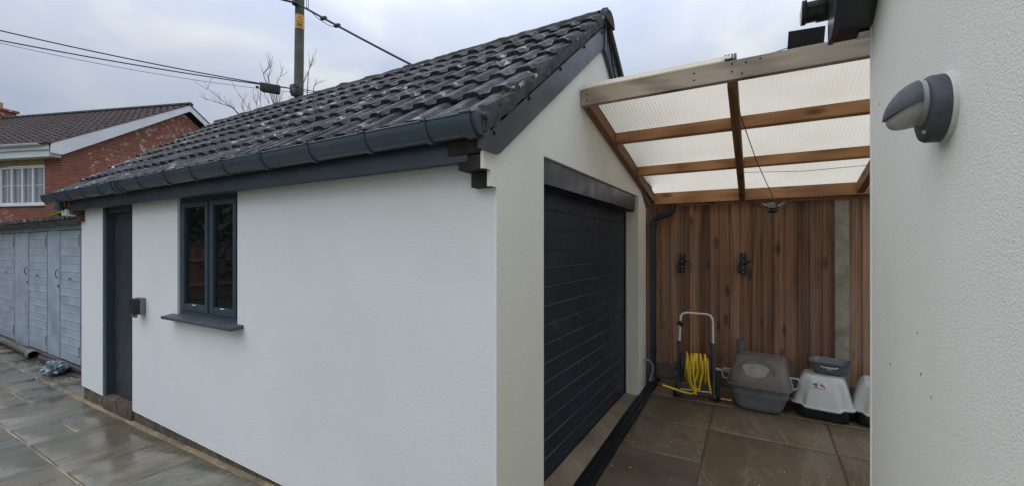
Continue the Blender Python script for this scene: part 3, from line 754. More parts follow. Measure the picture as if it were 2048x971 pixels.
# ------------------------------------------------------------------ lean-to
def leanto():
    t = thing('lean_to', (-.1, 3.8, 0), 'timber lean-to roof frame with cream ribbed translucent sheets above the side passage', 'lean-to')
    sl = -.22; zt = lambda y: 2.662+sl*(y-2.745)   # top of the rafters
    x0, x1 = -1.03, .86
    fb = MB().box((x0, 2.72, 2.555), (x1, 2.768, 2.665), .003).obj('front_beam', 'grey_beam_wood', t)
    hole = MB().lathe([(0, .0015), (.005, .001), (.006, 0)], 8, RX(R(90))).mesh('screw_head', 'black_plastic')
    for x, z in ((-.99, 2.63), (-.99, 2.585), (-.12, 2.645), (-.12, 2.60), (-.05, 2.64), (-.07, 2.58), (.02, 2.645), (-.32, 2.63), (-.32, 2.59)):
        inst('screw_head', hole, fb, T(x-t.location.x, 2.7195-t.location.y, z))
    def rafter(xa, xb, dz=.0, h=.10, mat='rafter_wood', yb=4.90):
        ya = 2.770
        MB().prism([(ya, zt(ya)-h-dz), (ya, zt(ya)-dz), (yb, zt(yb)-dz), (yb, zt(yb)-h-dz)], 0, xa, xb, .002).obj('rafter', mat, t)
    rafter(-1.034, -.982); rafter(-.147, -.095, .012, .115); rafter(.79, .845)
    for ya in (3.40, 4.115):
        for xa, xb in ((-.981, -.148), (-.094, .789)):
            MB().prism([(ya-.022, zt(ya-.022)-.083), (ya-.022, zt(ya-.022)-.004), (ya+.022, zt(ya+.022)-.004), (ya+.022, zt(ya+.022)-.083)], 0, xa, xb, .002).obj('purlin', 'purlin_wood', t)
    bb = MB().box((-1.10, 4.905, 2.075), (1.6, 4.955, 2.20), .003).obj('back_beam', 'back_beam_wood', t)
    MB().box((-1.10, 4.93, 2.045), (1.6, 4.965, 2.073)).obj('back_rail', 'rafter_wood', t)
    # brace on the house side
    MB().loft([[(x, y, z+a) for x, a in ((.90, 0), (.945, 0), (.945, .07), (.90, .07))] for y, z in ((4.0, 2.27), (4.90, 2.055))]).obj('brace', 'rafter_wood', t)
    # ribbed sheets: one rib every 32 mm
    def sheet(xa, xb, lift, ya, yb):
        s_ = MB(); pitch = .024; n_ = int((xb-xa)/pitch); pts = []
        for i in range(n_):
            x = xa+i*pitch
            pts += [(x, 0), (x+.009, 0), (x+.0115, .0022), (x+.0195, .0022), (x+.022, 0)]
        secs = [[(x, y, zt(y)+.004+lift+h) for x, h in pts] for y in (ya, (ya+yb)/2, yb)]
        s_.loft(secs, closed=False); s_.obj('roof_sheet', 'roof_sheet', t, 20, fix=False)
    sheet(-1.03, -.10, .012, 2.70, 5.02); sheet(-.128, .86, -.004, 2.7690, 5.02)
    # foam filler strip under the sheet's front edge
    MB().box((-1.02, 2.735, 2.667), (-.13, 2.76, 2.678)).obj('filler_strip', 'cream_edge', t)
leanto()

def leanto_bits():
    t = thing('solar_panel', (.24, 2.86, 2.68), 'small black solar panel tilted on top of the front beam', 'solar panel')
    m = T(.235, 2.84, 2.70) @ RZ(R(8)) @ RX(R(108))
    MB().box((-.085, -.030, -.006), (.085, .098, .006), .003, m).obj('panel', 'solar_back', t)
    MB().box((-.02, -.02, .0065), (.02, .02, .018), .003, m).obj('junction_box', 'black_plastic', t)
    MB().tube([(.235, 2.84, 2.672), (.235, 2.845, 2.70)], .008, 8).obj('stand', 'black_plastic', t)
    MB().tube([(.16, 2.84, 2.722), (.10, 2.80, 2.695), (.04, 2.765, 2.678), (-.03, 2.76, 2.672)], .0025, 6).obj('lead', 'black_rubber', t)
    t = thing('beam_clamp', (-.125, 2.75, 2.666), 'small ribbed black end cap standing on the front beam', 'bracket')
    MB().box((-.155, 2.73, 2.667), (-.105, 2.77, 2.678), .001).obj('clamp_base', 'black_plastic', t)
    c = MB()
    for i in range(4): c.box((-.160+i*.0165, 2.728, 2.679), (-.147+i*.0165, 2.772, 2.707), .003)
    c.obj('clamp_block', 'pipe_grey', t)
    # hanging solar lamp
    t = thing('pendant_light', (.117, 4.0, 1.92), 'small black winged solar light hanging on a thin cord under the roof', 'lamp')
    MB().tube([(-.10, 3.05, 2.50), (-.085, 3.12, 2.44), (.0, 3.5, 2.22), (.10, 3.93, 2.03), (.117, 4.0, 1.985)], .003, 6).obj('cord', 'black_rubber', t)
    b = MB(); b.lathe([(0, .075), (.03, .07), (.03, .06), (.018, .055), (.016, .02), (.035, .0), (.038, -.02), (.022, -.032), (0, -.034)], 16, T(.117, 4.0, 1.905)); b.obj('lamp_body', 'black_plastic', t, 40)
    for a in (20, 140, 260):
        mm = T(.117, 4.0, 1.90) @ RZ(R(a)) @ RY(R(-32))
        wv = MB().box((.03, -.032, -.004), (.105, .032, .004), .003, mm).obj('lamp_wing', 'black_plastic', t)
        MB().box((.034, -.027, -.0085), (.101, .027, -.0045), .002, mm).obj('light_strip', 'lamp_ring', wv)
    # washing line
    q = MB(); q.tube([(-.12, 4.30, 2.265), (.35, 4.30, 2.235), (.80, 4.30, 2.245)], .0022, 6)
    tag(q.obj('line_wire', 'black_rubber'), 'thin dark wire stretched across under the last roof sheet', 'wire')
leanto_bits()

# ------------------------------------------------------------------ fence at the back of the passage
def fence():
    t = thing('timber_fence', (0, 5.05, .1), 'brown feather edge timber fence at the back of the side passage', 'fence')
    FYB = 5.0
    bd = MB().prism([(0, -.006), (.108, .008), (.112, .012), (.112, .021), (0, .012)], 2, 0, 1.80)
    bme = bd.mesh('board', 'fence_wood')
    rnd = random.Random(4)
    def run(a, b):
        x = a
        while x < b-.03:
            inst('board', bme, t, T(x-t.location.x, FYB-t.location.y+rnd.uniform(-.001, .001), .298-.1+rnd.uniform(-.004, .004)) @ RY(R(rnd.uniform(-.25, .25)))); x += .0985
    run(-1.22, .60); run(.752, 1.7)
    nm = MB().lathe([(0, .0015), (.003, .001), (.0035, 0)], 6, RX(R(90))).mesh('nail_head', 'black_rubber')
    for i in range(18):
        for z in (.52, 1.30, 1.83):
            inst('nail_head', nm, t, T(-1.22+.0985*i+.03, FYB-.0045-t.location.y, z+rnd.uniform(-.012, .012)-.1))
    MB().box((-1.25, FYB+.03, .5), (.60, FYB+.07, .56)).obj('rail', 'fence_wood', t); MB().box((-1.25, FYB+.03, 1.8), (.60, FYB+.07, 1.86)).obj('rail', 'fence_wood', t)
    for a, b in ((-1.25, .636), (.750, 1.8)):
        MB().box((a, FYB-.012, .145), (b, FYB+.035, .303), .004).obj('gravel_board', 'gravel_board', t)
        MB().box((a, FYB-.006, -.05), (b, FYB+.035, .142), .004).obj('gravel_board', 'gravel_board', t)
    MB().box((.640, FYB-.045, -.05), (.747, FYB+.07, 2.12), .010).obj('post', 'concrete_post', t, 40)
fence()

def hooks():
    for x, z, lab, h in ((-.705, 1.425, 'black wall hook on the fence above the hose reel, nearer the drainpipe', .20), (-.115, 1.43, 'black wall hook on the fence above the grey litter box', .225)):
        t = thing('wall_hook', (x, 4.985, z), lab, 'hook', 'black hooks screwed to the fence')
        w_ = .030
        MB().prism([(x-w_, z+h/2), (x-w_, z-h/2+.02), (x-w_+.012, z-h/2+.004), (x, z-h/2), (x+w_-.012, z-h/2+.004), (x+w_, z-h/2+.02), (x+w_, z+h/2)], 1, 4.968, 4.992, .003).obj('back_plate', 'black_plastic', t)
        sm = MB().lathe([(0, .004), (.005, .003), (.006, 0)], 8, RX(R(90))).mesh('screw', 'steel')
        for dz in (.40, .13, -.17, -.37): inst('screw', sm, t, T(0, 4.968-4.985, dz*h))
        MB().tube([(x+.006, 4.965, z+.0), (x+.03, 4.93, z+.012), (x+.055, 4.88, z+.028), (x+.07, 4.85, z+.036)], .008, 8).obj('hook_arm', 'black_plastic', t, 60)
        MB().tube([(x-.028, 4.968, z+.02), (x-.042, 4.94, z-.0), (x-.045, 4.92, z-.04), (x-.038, 4.935, z-.08), (x-.022, 4.966, z-.095)], .007, 8).obj('hook_loop', 'black_plastic', t, 60)
hooks()

# ------------------------------------------------------------------ hose reel
def hose_reel():
    gx, gy = -.515, 4.52; gz = ground_g(gy)
    t = thing('hose_reel', (gx, gy, gz), 'grey wheeled hose reel cart with white handle and coiled yellow hose', 'hose reel', rotz=R(7))
    lean = RX(R(-11))
    def P(x, y, z): return lean @ Vector((x, y, z))
    for s_ in (-1, 1):
        q = MB(); q.tube([P(s_*.165, -.02, .035), P(s_*.160, 0, .12), P(s_*.155, 0, .545)], .019, 10); q.tube([P(s_*.155, 0, .50), P(s_*.155, 0, .56)], .025, 10)
        q.obj('side_post', 'grey_post', t, 40, local=True)
        q = MB(); q.tube([P(s_*.155, 0, .30), P(s_*.170, .12, .0)], .014, 8); q.obj('rear_strut', 'grey_post', t, 40, local=True)
    hp = [P(-.155, 0, .53), P(-.145, 0, .76), P(-.14, 0, .81), P(-.12, 0, .84), P(-.085, 0, .85), P(.10, 0, .845), P(.135, 0, .833), P(.152, 0, .80), P(.157, 0, .76), P(.158, 0, .53)]
    MB().tube(hp, .0115, 10).obj('handle', 'aluminium', t, 60, local=True)
    tie = MB(); 
    for i in range(5):
        a = i*1.3; c = P(-.146, 0, .735)
        tie.box((-.035, -.012, -.012), (.035, .012, .012), .005, T(*c) @ RZ(a) @ RY(a*.7))
    tie.obj('strap', 'black_plastic', t, 40, local=True)
    c = P(0, .02, .315)
    rm = T(*c) @ RY(R(90))
    d = MB(); d.lathe([(0, -.125), (.055, -.125), (.055, .125), (0, .125)], 20, rm); d.obj('drum', 'grey_post', t, 40, local=True)
    for s_ in (-1, 1):
        q = MB(); q.lathe([(0, s_*.132), (.125, s_*.132), (.138, s_*.128), (.138, s_*.118), (.06, s_*.118), (0, s_*.118)], 28, rm); q.obj('flange', 'black_plastic', t, 40, local=True)
    q = MB(); q.tube([c+Vector((.13, 0, 0)), c+Vector((.20, 0, 0)), c+Vector((.205, 0, -.0))], .014, 10); q.tube([c+Vector((.195, 0, 0)), c+Vector((.31, 0, -.012))], .013, 10); q.obj('crank', 'lamp_seal', t, 40, local=True)
    q = MB(); q.tube([c+Vector((-.13, 0, 0)), c+Vector((-.19, 0, .02)), c+Vector((-.20, -.03, -.03))], .02, 10); q.obj('hose_connector', 'grey_post', t, 40, local=True)
    MB().tube([P(-.16, -.02, .06), P(.16, -.02, .06)], .012, 8).obj('foot_bar', 'grey_post', t, 40, local=True)
    MB().tube([P(-.155, .03, .085), P(.155, .03, .085)], .009, 8).obj('axle', 'aluminium', t, 40, local=True)
    wm = MB().lathe([(0, -.016), (.045, -.016), (.062, -.014), (.068, -.006), (.068, .006), (.062, .014), (.045, .016), (0, .016)], 22, RY(R(90))).mesh('wheel', 'black_plastic', 40)
    for s_ in (-1, 1):
        wo = inst('wheel', wm, t, T(s_*.195, .05, .068))
        MB().lathe([(0, -.019), (.028, -.019), (.03, -.017), (.03, .017), (.028, .019), (0, .019)], 16, T(s_*.0, 0, 0) @ RY(R(90))).obj('hub', 'grey_post', wo, 40, local=True)
    # the coil: one long wandering tube round the drum
    rnd = random.Random(2); pts = []
    turns = 15
    for i in range(turns*22):
        a = 2*math.pi*i/22; u = i/(turns*22)
        tri = abs(((u*2.0) % 2)-1); x = -.100+.20*(1-tri)
        rr = .098+.030*(u > .5)+.004*math.sin(a*.37)
        x += .014*math.sin(a*.83+1)
        sag = 1.0+(.22 if math.sin(a) < 0 else 0)*(.4+.6*abs(math.sin(u*19)))*abs(math.sin(a))
        pts.append(c+Vector((x, rr*math.cos(a), rr*math.sin(a)*sag)))
    MB().tube(pts, .0098, 8).obj('hose', 'yellow_hose', t, 80, local=True, fix=False)
    lo = MB()
    for k_ in range(5):
        x0 = -.085+.045*k_; x1 = x0+rnd.uniform(-.03, .05)
        lo.tube([c+Vector((x0, -.13, .10)), c+Vector((x0+.01, -.148, .0)), c+Vector(((x0+x1)/2, -.145, -.10)), c+Vector((x1, -.12, -.19-.02*(k_ % 3)))], .0098, 8)
    lo.tube([c+Vector((-.055, -.125, .09)), c+Vector((-.06, -.15, 0)), c+Vector((-.045, -.15, -.12)), c+Vector((.0, -.13, -.235))], .0098, 8)
    lo.tube([c+Vector((.02, -.135, -.18)), c+Vector((-.03, -.12, -.235)), c+Vector((-.12, -.13, -.225)), c+Vector((-.24, -.18, -.18)), c+Vector((-.315, -.21, -.155))], .0105, 8)
    lo.obj('hose_tail', 'yellow_hose', t, 80, local=True)
    MB().tube([c+Vector((-.31, -.208, -.157)), c+Vector((-.345, -.222, -.142))], .013, 10).obj('hose_end', 'grey_post', t, 40, local=True)
hose_reel()

# ------------------------------------------------------------------ litter boxes
def sup(hx, hy, n, N=48, notch=0.0):
    out = []
    for i in range(N):
        a = 2*math.pi*i/N; c, s_ = math.cos(a), math.sin(a)
        r = (abs(c)**n+abs(s_)**n)**(-1/n)
        x, y = hx*r*c, hy*r*s_
        out.append([x, y])
    return out
def grey_box():
    gx, gy = .03, 4.64; gz = ground_g(gy)
    t = thing('litter_box', (gx, gy, gz), 'large grey hooded litter box with brown dusty lid beside the hose reel', 'litter box', rotz=R(-6)); t.scale = (.95, .95, .95)
    sec = lambda hx, hy, z, n=6, cy=0: [(x, y+cy, z) for x, y in sup(hx, hy, n)]
    b = MB(); b.loft([sec(.170, .165, .0), sec(.188, .180, .012), sec(.205, .19, .05), sec(.238, .205, .14), sec(.240, .207, .144), sec(.246, .212, .147), sec(.256, .222, .215), sec(.262, .228, .225)])
    b.obj('tub', 'tub_grey', t, 40, local=True)
    b = MB(); b.loft([sec(.262, .230, .226), sec(.278, .246, .229), sec(.278, .246, .245), sec(.266, .236, .250)]); b.obj('rim', 'brown_lid', t, 40, local=True)
    l = MB(); l.loft([sec(.264, .234, .250), sec(.258, .228, .29, 6), sec(.245, .205, .36, 6, .02), sec(.228, .165, .44, 6, .055), sec(.215, .138, .475, 5, .075), sec(.195, .115, .490, 5, .082), sec(.10, .055, .495, 4, .085)])
    l.obj('lid', 'brown_lid', t, 35, local=True)
    # round worn patch with ring on the sloping face
    mm = T(-.02, -.165, .385) @ RX(R(62))
    p = MB(); ring = [mm @ Vector((.108*math.cos(a)*(1+.10*math.sin(3*a)+.05*math.sin(7*a)), .074*math.sin(a)*(1+.12*math.cos(2*a)), .008)) for a in [2*math.pi*i/40 for i in range(40)]]
    ring2 = [mm @ Vector((.108*math.cos(a)*(1+.10*math.sin(3*a)+.05*math.sin(7*a)), .074*math.sin(a)*(1+.12*math.cos(2*a)), -.02)) for a in [2*math.pi*i/40 for i in range(40)]]
    p.loft([ring2, ring]); p.obj('dust_patch', 'pale_dust', t, 40, local=True)
    r_ = MB(); pts = [mm @ Vector((.155*math.cos(a)+.005, .105*math.sin(a)+.002, .004)) for a in [2*math.pi*i/36 for i in range(37)]]
    r_.tube(pts, .004, 6); r_.obj('lid_ring', 'brown_lid', t, 60, local=True)
    for s_ in (-1, 1):
        q = MB(); x = s_*.285
        q.tube([(s_*.262, -.06, .235), (x+s_*.03, -.06, .24), (x+s_*.045, -.06, .27), (x+s_*.045, -.06, .315), (x+s_*.03, -.06, .34), (s_*.25, -.06, .335)], .011, 8); q.tube([(s_*.255, -.06, .33), (s_*.28, -.06, .22)], .010, 8)
        q.obj('clip_handle', 'lamp_seal', t, 60, local=True)
grey_box()

def white_hood(gx, gy, lab, rot, sticker):
    gz = ground_g(gy)
    t = thing('litter_hood', (gx, gy, gz), lab, 'litter box', 'white hooded litter boxes', R(rot)); t.scale = (.88, .88, .95)
    def sec(hx, hy, z, ind, cy=0, dz=0):
        out = []
        for i in range(64):
            a = 2*math.pi*i/64; c, s_ = math.cos(a), math.sin(a)
            n_ = 7; r = (abs(c)**n_+abs(s_)**n_)**(-1/n_); x, y = r*c, r*s_
            # the front corners step back behind a middle panel
            u_ = min(1, max(0, (abs(x)-.50)/.17)); k_ = u_*u_*(3-2*u_) if y < 0 else 0
            q = 1-ind*k_
            out.append((hx*x, hy*y*q+cy, z+dz*k_))
        return out
    b = MB(); b.loft([[(x, y, z) for x, y in sup(hx, hy, 6)] for hx, hy, z in ((.20, .17, .0), (.215, .19, .01), (.228, .205, .11), (.228, .205, .118))]); b.obj('base_tray', 'black_plastic', t, 40, local=True)
    h = MB(); h.loft([sec(.262, .252, .104, .22, 0, .012), sec(.264, .254, .116, .22, 0, .012), sec(.248, .238, .122, .23, 0, .012), sec(.240, .226, .16, .23, .0, .0), sec(.214, .200, .25, .20, .005), sec(.190, .172, .33, .12, .015), sec(.168, .150, .365, .02, .02), sec(.150, .132, .383, .0, .02), sec(.08, .07, .388, 0, .02)], cap0=False)
    h.obj('hood', 'hood_white', t, 38, local=True)
    if sticker:
        mm = T(-.025, -.172, .312) @ RX(R(67))
        MB().box((-.055, -.028, 0), (.055, .028, .006), .001, mm).obj('sticker', 'sticker', t, local=True)
        m2 = mm @ T(0, 0, .007)
        s_ = MB(); s_.prism([(-.05, -.008), (-.01, -.012), (-.012, .008), (-.046, .012)], 2, 0, .001); s_.prism([(-.035, -.026), (-.012, -.024), (-.016, -.014), (-.036, -.014)], 2, 0, .001); s_.xf(m2); s_.obj('sticker_print', 'sticker_blue', t, local=True)
        s_ = MB(); s_.prism([(.0, -.006), (.03, -.014), (.05, -.02), (.046, -.004), (.03, .006), (.025, .016), (.012, .014), (.012, .002)], 2, 0, .001); s_.prism([(-.03, .016), (.01, .02), (.008, .024), (-.028, .021)], 2, 0, .001); s_.xf(m2); s_.obj('sticker_print', 'sticker_red', t, local=True)
    return t
white_hood(.515, 4.68, 'pale hooded litter box with sticker, grey pan on top, beside the concrete post', -7, True)
white_hood(.94, 4.69, 'pale hooded litter box partly hidden by the house corner', -7, False)
def pan():
    gx, gy, gz = .575, 4.72, ground_g(4.7)+.372
    t = thing('litter_pan', (gx, gy, gz), 'shallow blue grey litter pan resting on the pale hood', 'tray', rotz=R(-8)); t.scale = (.86, .86, .9)
    sec = lambda hx, hy, z: [(x, y, z) for x, y in sup(hx, hy, 5)]
    tm = RX(R(4))
    p = MB(); p.loft([sec(.125, .095, .0), sec(.138, .108, .01), sec(.158, .128, .085), sec(.160, .130, .095), sec(.175, .145, .112), sec(.182, .152, .118), sec(.176, .146, .121), sec(.165, .135, .112), sec(.150, .120, .085), sec(.13, .10, .012), sec(.12, .09, .008)]); p.obj('pan', 'pan_blue', t, 40, local=True)
    q = MB(); q.tube([(-.075, -.150, .085), (-.06, -.162, .078), (.05, -.162, .078), (.065, -.150, .085)], .006, 8); q.obj('lip_handle', 'lamp_ring', t, 60, local=True)
    MB().box((-.025, -.130, .045), (.02, -.121, .062), .002).obj('embossed_mark', 'lamp_seal', t, local=True)
pan()
q = MB(); q.tube([(.02-.16, 4.93, .52), (.03-.17, 4.92, .66)], .034, 16, cap=False); q.tube([(.03-.17, 4.92, .66), (.02-.16, 4.93, .52)], .030, 16, cap=False)
tag(q.obj('pipe_offcut', 'pipe_grey', None, 40), 'short grey pipe end standing behind the litter box', 'pipe')
q = MB(); q.tube([(-.30, 4.60, .125), (-.22, 4.60, .125)], .012, 8); q.tube([(-.225, 4.60, .125), (-.205, 4.60, .125)], .016, 8)
tag(q.obj('hose_fitting', 'brass', None, 40), 'small brass hose fitting lying between hose reel and grey litter box', 'fitting')
ch = MB(); rnd = random.Random(6)
for i in range(46):
    x, y = rnd.uniform(-1.0, .6), rnd.uniform(2.6, 4.7)
    bmesh.ops.create_icosphere(ch.bm, subdivisions=1, radius=rnd.uniform(.002, .0055), matrix=T(x, y, ground_g(y)+.004))
o_ = ch.obj('litter_granules', 'chip'); o_['kind'] = 'stuff'; o_['label'] = 'scattered pale litter granules on the passage slabs'

# ------------------------------------------------------------------ house on the right
HX, HYC = .42, 2.3
def house():
    t = thing('rendered_house', (2, 0, 0), 'cream textured house wall at the right with black eaves', 'house')
    sl = .70
    ez = lambda y: 2.62+sl*(2.3-y)
    w_ = MB(); w_.prism([(-3.2, 0), (HYC, 0), (HYC, 2.62), (-.45, ez(-.45)), (-3.2, ez(-.45)-sl*2.75)], 0, HX, 5.5); w_.obj('wall', 'house_render', t)
    MB().box((HX-.004, HYC-.006, 0), (HX+.006, HYC+.004, 2.6)).obj('corner_bead', 'house_bead', t)
    ch = MB(); rn = random.Random(3)
    for y, z, r_ in ((2.007, 1.18, .006), (1.68, 1.228, .006), (1.597, 1.184, .005), (1.71, 1.345, .0035), (2.16, 2.16, .005)):
        bmesh.ops.create_icosphere(ch.bm, subdivisions=1, radius=r_, matrix=T(HX, y, z) @ Matrix.Diagonal((.3, .7, 1.3, 1)))
    ch.rough(.002, 300); o = ch.obj('render_chip', 'pipe_grey', t); o['kind'] = 'stuff'
    # verge box and bargeboard, black
    y1 = 2.36; bz = lambda y: 2.535+sl*(2.3-y)
    MB().prism([(y1, bz(2.3)-.015), (2.26, bz(2.3)-.008), (-.45, bz(-.45)), (-.45, bz(-.45)+.03), (y1, bz(y1)+.09)], 0, HX-.118, HX-.002, .002).obj('verge_soffit', 'house_black', t)
    MB().prism([(y1+.012, bz(2.3)-.025), (2.24, bz(2.3)-.03), (-.45, bz(-.45)-.03), (-.45, bz(-.45)+.22), (y1+.012, bz(y1)+.24)], 0, HX-.140, HX-.120, .002).obj('bargeboard', 'house_black', t)
    MB().box((HX-.118, y1+.002, 2.52), (5.5, y1+.022, 2.74)).obj('fascia', 'house_black', t)
    MB().box((HX-.04, HYC+.004, 2.505), (HX+.6, y1, 2.515)).obj('soffit', 'white_upvc', t)
    r_ = MB(); r_.prism([(2.44, 2.74), (-.45, 2.74+sl*2.89), (-3.4, 2.70), (-3.4, 2.66), (-.45, 2.70+sl*2.89), (2.44, 2.70)], 0, HX-.15, 5.5); r_.obj('roof', 'roof_tile', t)
    gy, gz, r = 2.445, 2.725, .058; arc = [math.pi+math.pi*i/14 for i in range(15)]
    pr = [(gy-r, gz+.012)]+[(gy+r*math.cos(a), gz+r*math.sin(a)) for a in arc]+[(gy+r, gz+.012)]
    gu = thing_part('gutter', t)
    MB().prism(pr, 0, HX-.225, 5.5, .001).obj('gutter_channel', 'house_black', gu, 40)
    for xa, xb in ((HX-.235, HX-.215), (HX-.175, HX-.115)):
        MB().prism([(gy+(r+.006)*math.cos(a), gz+(r+.006)*math.sin(a)) for a in arc]+[(gy+r+.006, gz+.02), (gy-r-.006, gz+.02)], 0, xa, xb, .002).obj('gutter_union', 'house_black', gu, 40)
plain('house_bead', (.78, .77, .72), .45, var=.03)
plain('house_black', (.016, .016, .021), .25, var=.2, nscale=3)
house()

def wall_lamp():
    t = thing('wall_lamp', (HX, 1.497, 1.955), 'dark grey eyelid wall lamp fixed to the cream house wall', 'lamp')
    W_ = T(HX, 1.489, 1.955) @ RY(R(-90))       # local z points away from the wall
    # after RY(-90): local x -> world z ; local y -> world y ; local z -> world -x
    MB().lathe([(0, .011), (.084, .011), (.087, .008), (.087, 0)], 48, W_).obj('mounting_ring', 'lamp_ring', t, 40)
    b = MB(); b.lathe([(0, .046), (.072, .046), (.080, .043), (.084, .037), (.085, .012)], 48, W_); b.obj('lamp_base', 'lamp_dark', t, 40)
    # body: a half egg growing out of the upper part of the base, nose dipping
    cx = .018; R0, LN = .056, .074
    def egg(k_, th, ph, grow=0.0):
        # th along the axis 0..1, ph around
        rr = (R0+grow)*math.sqrt(max(0, 1-max(0, th)**2.6)); zz = .044+(LN+grow)*th
        dip = -.034*max(0, th)**1.6
        return W_ @ Vector((cx+dip+rr*math.sin(ph), rr*math.cos(ph), zz))
    N = 40
    lens = MB(); lens.loft([[egg(0, th, 2*math.pi*j/N) for j in range(N)] for th in (0, .08, .16, .3, .45, .6, .73, .84, .92, .97, .995)], cap0=False); lens.obj('lens', 'lamp_grey', t, 60)
    sl_ = MB(); sl_.loft([[egg(0, th, 2*math.pi*j/N, .0022) for j in range(N)] for th in (-.01, .16)], False, False); sl_.obj('seal', 'lamp_seal', t, 60)
    hd = MB(); a0, a1 = R(-4), R(184); NN = 30
    ths = [.17, .25, .35, .47, .6, .73, .84, .92, .97, .999]
    outer = [[egg(0, th, a0+(a1-a0)*j/NN, .0065) for j in range(NN+1)] for th in ths]
    inner = [[egg(0, th, a0+(a1-a0)*j/NN, .0015) for j in range(NN+1)] for th in ths]
    secs = [o+i[::-1] for o, i in zip(outer, inner)]
    hd.loft(secs); hd.obj('hood', 'lamp_dark', t, 50)
    MB().lathe([(0, .006), (.004, .005), (.006, 0)], 10, W_ @ T(-.062, -.022, .046)).obj('screw', 'lamp_grey', t, 40)
wall_lamp()

# ------------------------------------------------------------------ sheds on the left
def sheds():
    Y = 2.05; gz = ground_f(-8)
    t = thing('timber_sheds', (-9.8, Y, gz), 'row of pale blue grey timber garage doors under mossy tiled edge', 'shed')
    z1 = 1.86
    pl = MB(); pl.box((-13.5, Y+.06, gz), (LX-.02, Y+.12, 1.93)); pl.obj('back_wall', 'shed_trim', t)
    MB().box((-13.5, Y-.012, z1-.02), (LX-.03, Y+.05, 1.93), .003).obj('head_rail', 'shed_trim', t)
    me_cache = {}
    def door(xa, xb, flat_from, first):
        dr = thing_part('shed_door', t)
        bw, n_ = xb-flat_from, 16; z0 = gz+.05; ph = (z1-.03-z0)/n_
        MB().box((xa+.008, Y-.006, z0-.02), (flat_from-.004, Y+.03, z1-.025), .004).obj('door_stile', 'shed_paint', dr)
        key = round(bw, 3)
        if key not in me_cache:
            q = MB(); q.prism([(.0, 0), (-.013, .0), (-.015, .004), (-.011, .016), (-.009, ph-.0), (0, ph-.0)], 0, 0, bw-.03)
            # prism along x takes (y, z)
            me_cache[key] = q.mesh('board', 'shed_paint')
        for i in range(n_):
            inst('board', me_cache[key], dr, T(flat_from+.01-t.location.x, Y+.012-t.location.y, z0+i*ph-t.location.z))
        MB().box((xb-.018, Y-.010, z0), (xb-.001, Y+.03, z1-.03), .002).obj('edge_strip', 'shed_trim', dr)
        hx = flat_from-.06
        h = MB(); pts = [(hx+.03*math.sin(a), Y-.010-.032*abs(math.sin(a)), 1.22+.062*math.cos(a)) for a in [math.pi*i/10 for i in range(11)]]
        h.tube(pts, .005, 8); h.obj('ring_handle', 'black_plastic', dr, 60)
        MB().lathe([(0, .008), (.018, .008), (.02, 0)], 12, T(hx+.02, Y-.007, 1.04) @ RX(R(90))).obj('lock', 'black_plastic', dr, 40)
        MB().box(((flat_from+xb)/2-.05, Y-.016, 1.16), ((flat_from+xb)/2+.06, Y-.0105, 1.172)).obj('letter_slot', 'dark_void', dr)
        for z in (z0+.1, z1-.25):
            MB().box((xb-.05, Y-.016, z), (xb-.035, Y-.011, z+.16), .002).obj('hinge', 'black_plastic', dr)
    door(-8.62+.0, -6.60, -8.18+.0, True) if False else None
    door(-9.36, -7.93, -8.80, True)
    door(-11.15, -9.36-.0, -10.35, False)
    door(-13.0, -11.15, -12.3, False)
    door(-7.90, -6.42, -7.40, False)
    # tiles along the eave with moss, gutter
    g2 = thing_part('gutter', t)
    gy, gzc, r = Y-.10, 1.955, .055; arc = [math.pi+math.pi*i/12 for i in range(13)]
    MB().prism([(gy+r*math.cos(a), gzc+r*math.sin(a)) for a in arc], 0, -13.5, LX-.06).obj('gutter_channel', 'grey_post', g2, 40)
    bm_ = MB().prism([((r+.006)*math.cos(a), (r+.006)*math.sin(a)) for a in arc], 0, 0, .04).mesh('gutter_bracket', 'grey_post', 40)
    x = -13.3
    while x < LX-.2:
        inst('gutter_bracket', bm_, g2, T(x-t.location.x, gy-t.location.y, gzc-t.location.z)); x += .82
    tm = MB(); us = [0, .05, .07, .12, .14, .19]; hs = [0, 0, .03, .03, 0, 0]
    top = [tm.bm.verts.new((u, 0, h+.02)) for u, h in zip(us, hs)]; bk = [tm.bm.verts.new((u, .40, h+.10)) for u, h in zip(us, hs)]; lw = [tm.bm.verts.new((u, .004, h*.6-.005)) for u, h in zip(us, hs)]
    for i in range(5): tm.bm.faces.new([top[i], top[i+1], bk[i+1], bk[i]]); tm.bm.faces.new([lw[i], lw[i+1], top[i+1], top[i]])
    tme = tm.mesh('roof_tile', 'roof_tile', 30)
    x = -13.5
    while x < LX-.25:
        inst('roof_tile', tme, t, T(x-t.location.x, Y-.13-t.location.y, 1.975-t.location.z)); x += .19
    MB().box((-13.5, Y+.25, 1.95), (LX-.05, Y+3.4, 2.05)).obj('roof', 'roof_tile', t)
    mo = MB(); rn = random.Random(9)
    for i in range(150):
        x = rn.gauss(-8.2, .75); 
        if x > LX-.1: continue
        bmesh.ops.create_icosphere(mo.bm, subdivisions=1, radius=rn.uniform(.015, .05), matrix=T(x, Y-.08+rn.random()*.3, 2.02+.07*rn.random()) @ Matrix.Diagonal((1.6, 1.2, .35, 1)))
    plain('bright_moss', (.17, .22, .022), .95, var=.4, nscale=12, bump=.01)
    mo.rough(.008, 40); o = mo.obj('moss_tuft', 'bright_moss', t, 80); o['kind'] = 'stuff'
    MB().box((-13.5, Y-.03, gz-.02), (LX, Y+.06, gz+.032), .01).obj('threshold', 'plinth', t)
sheds()

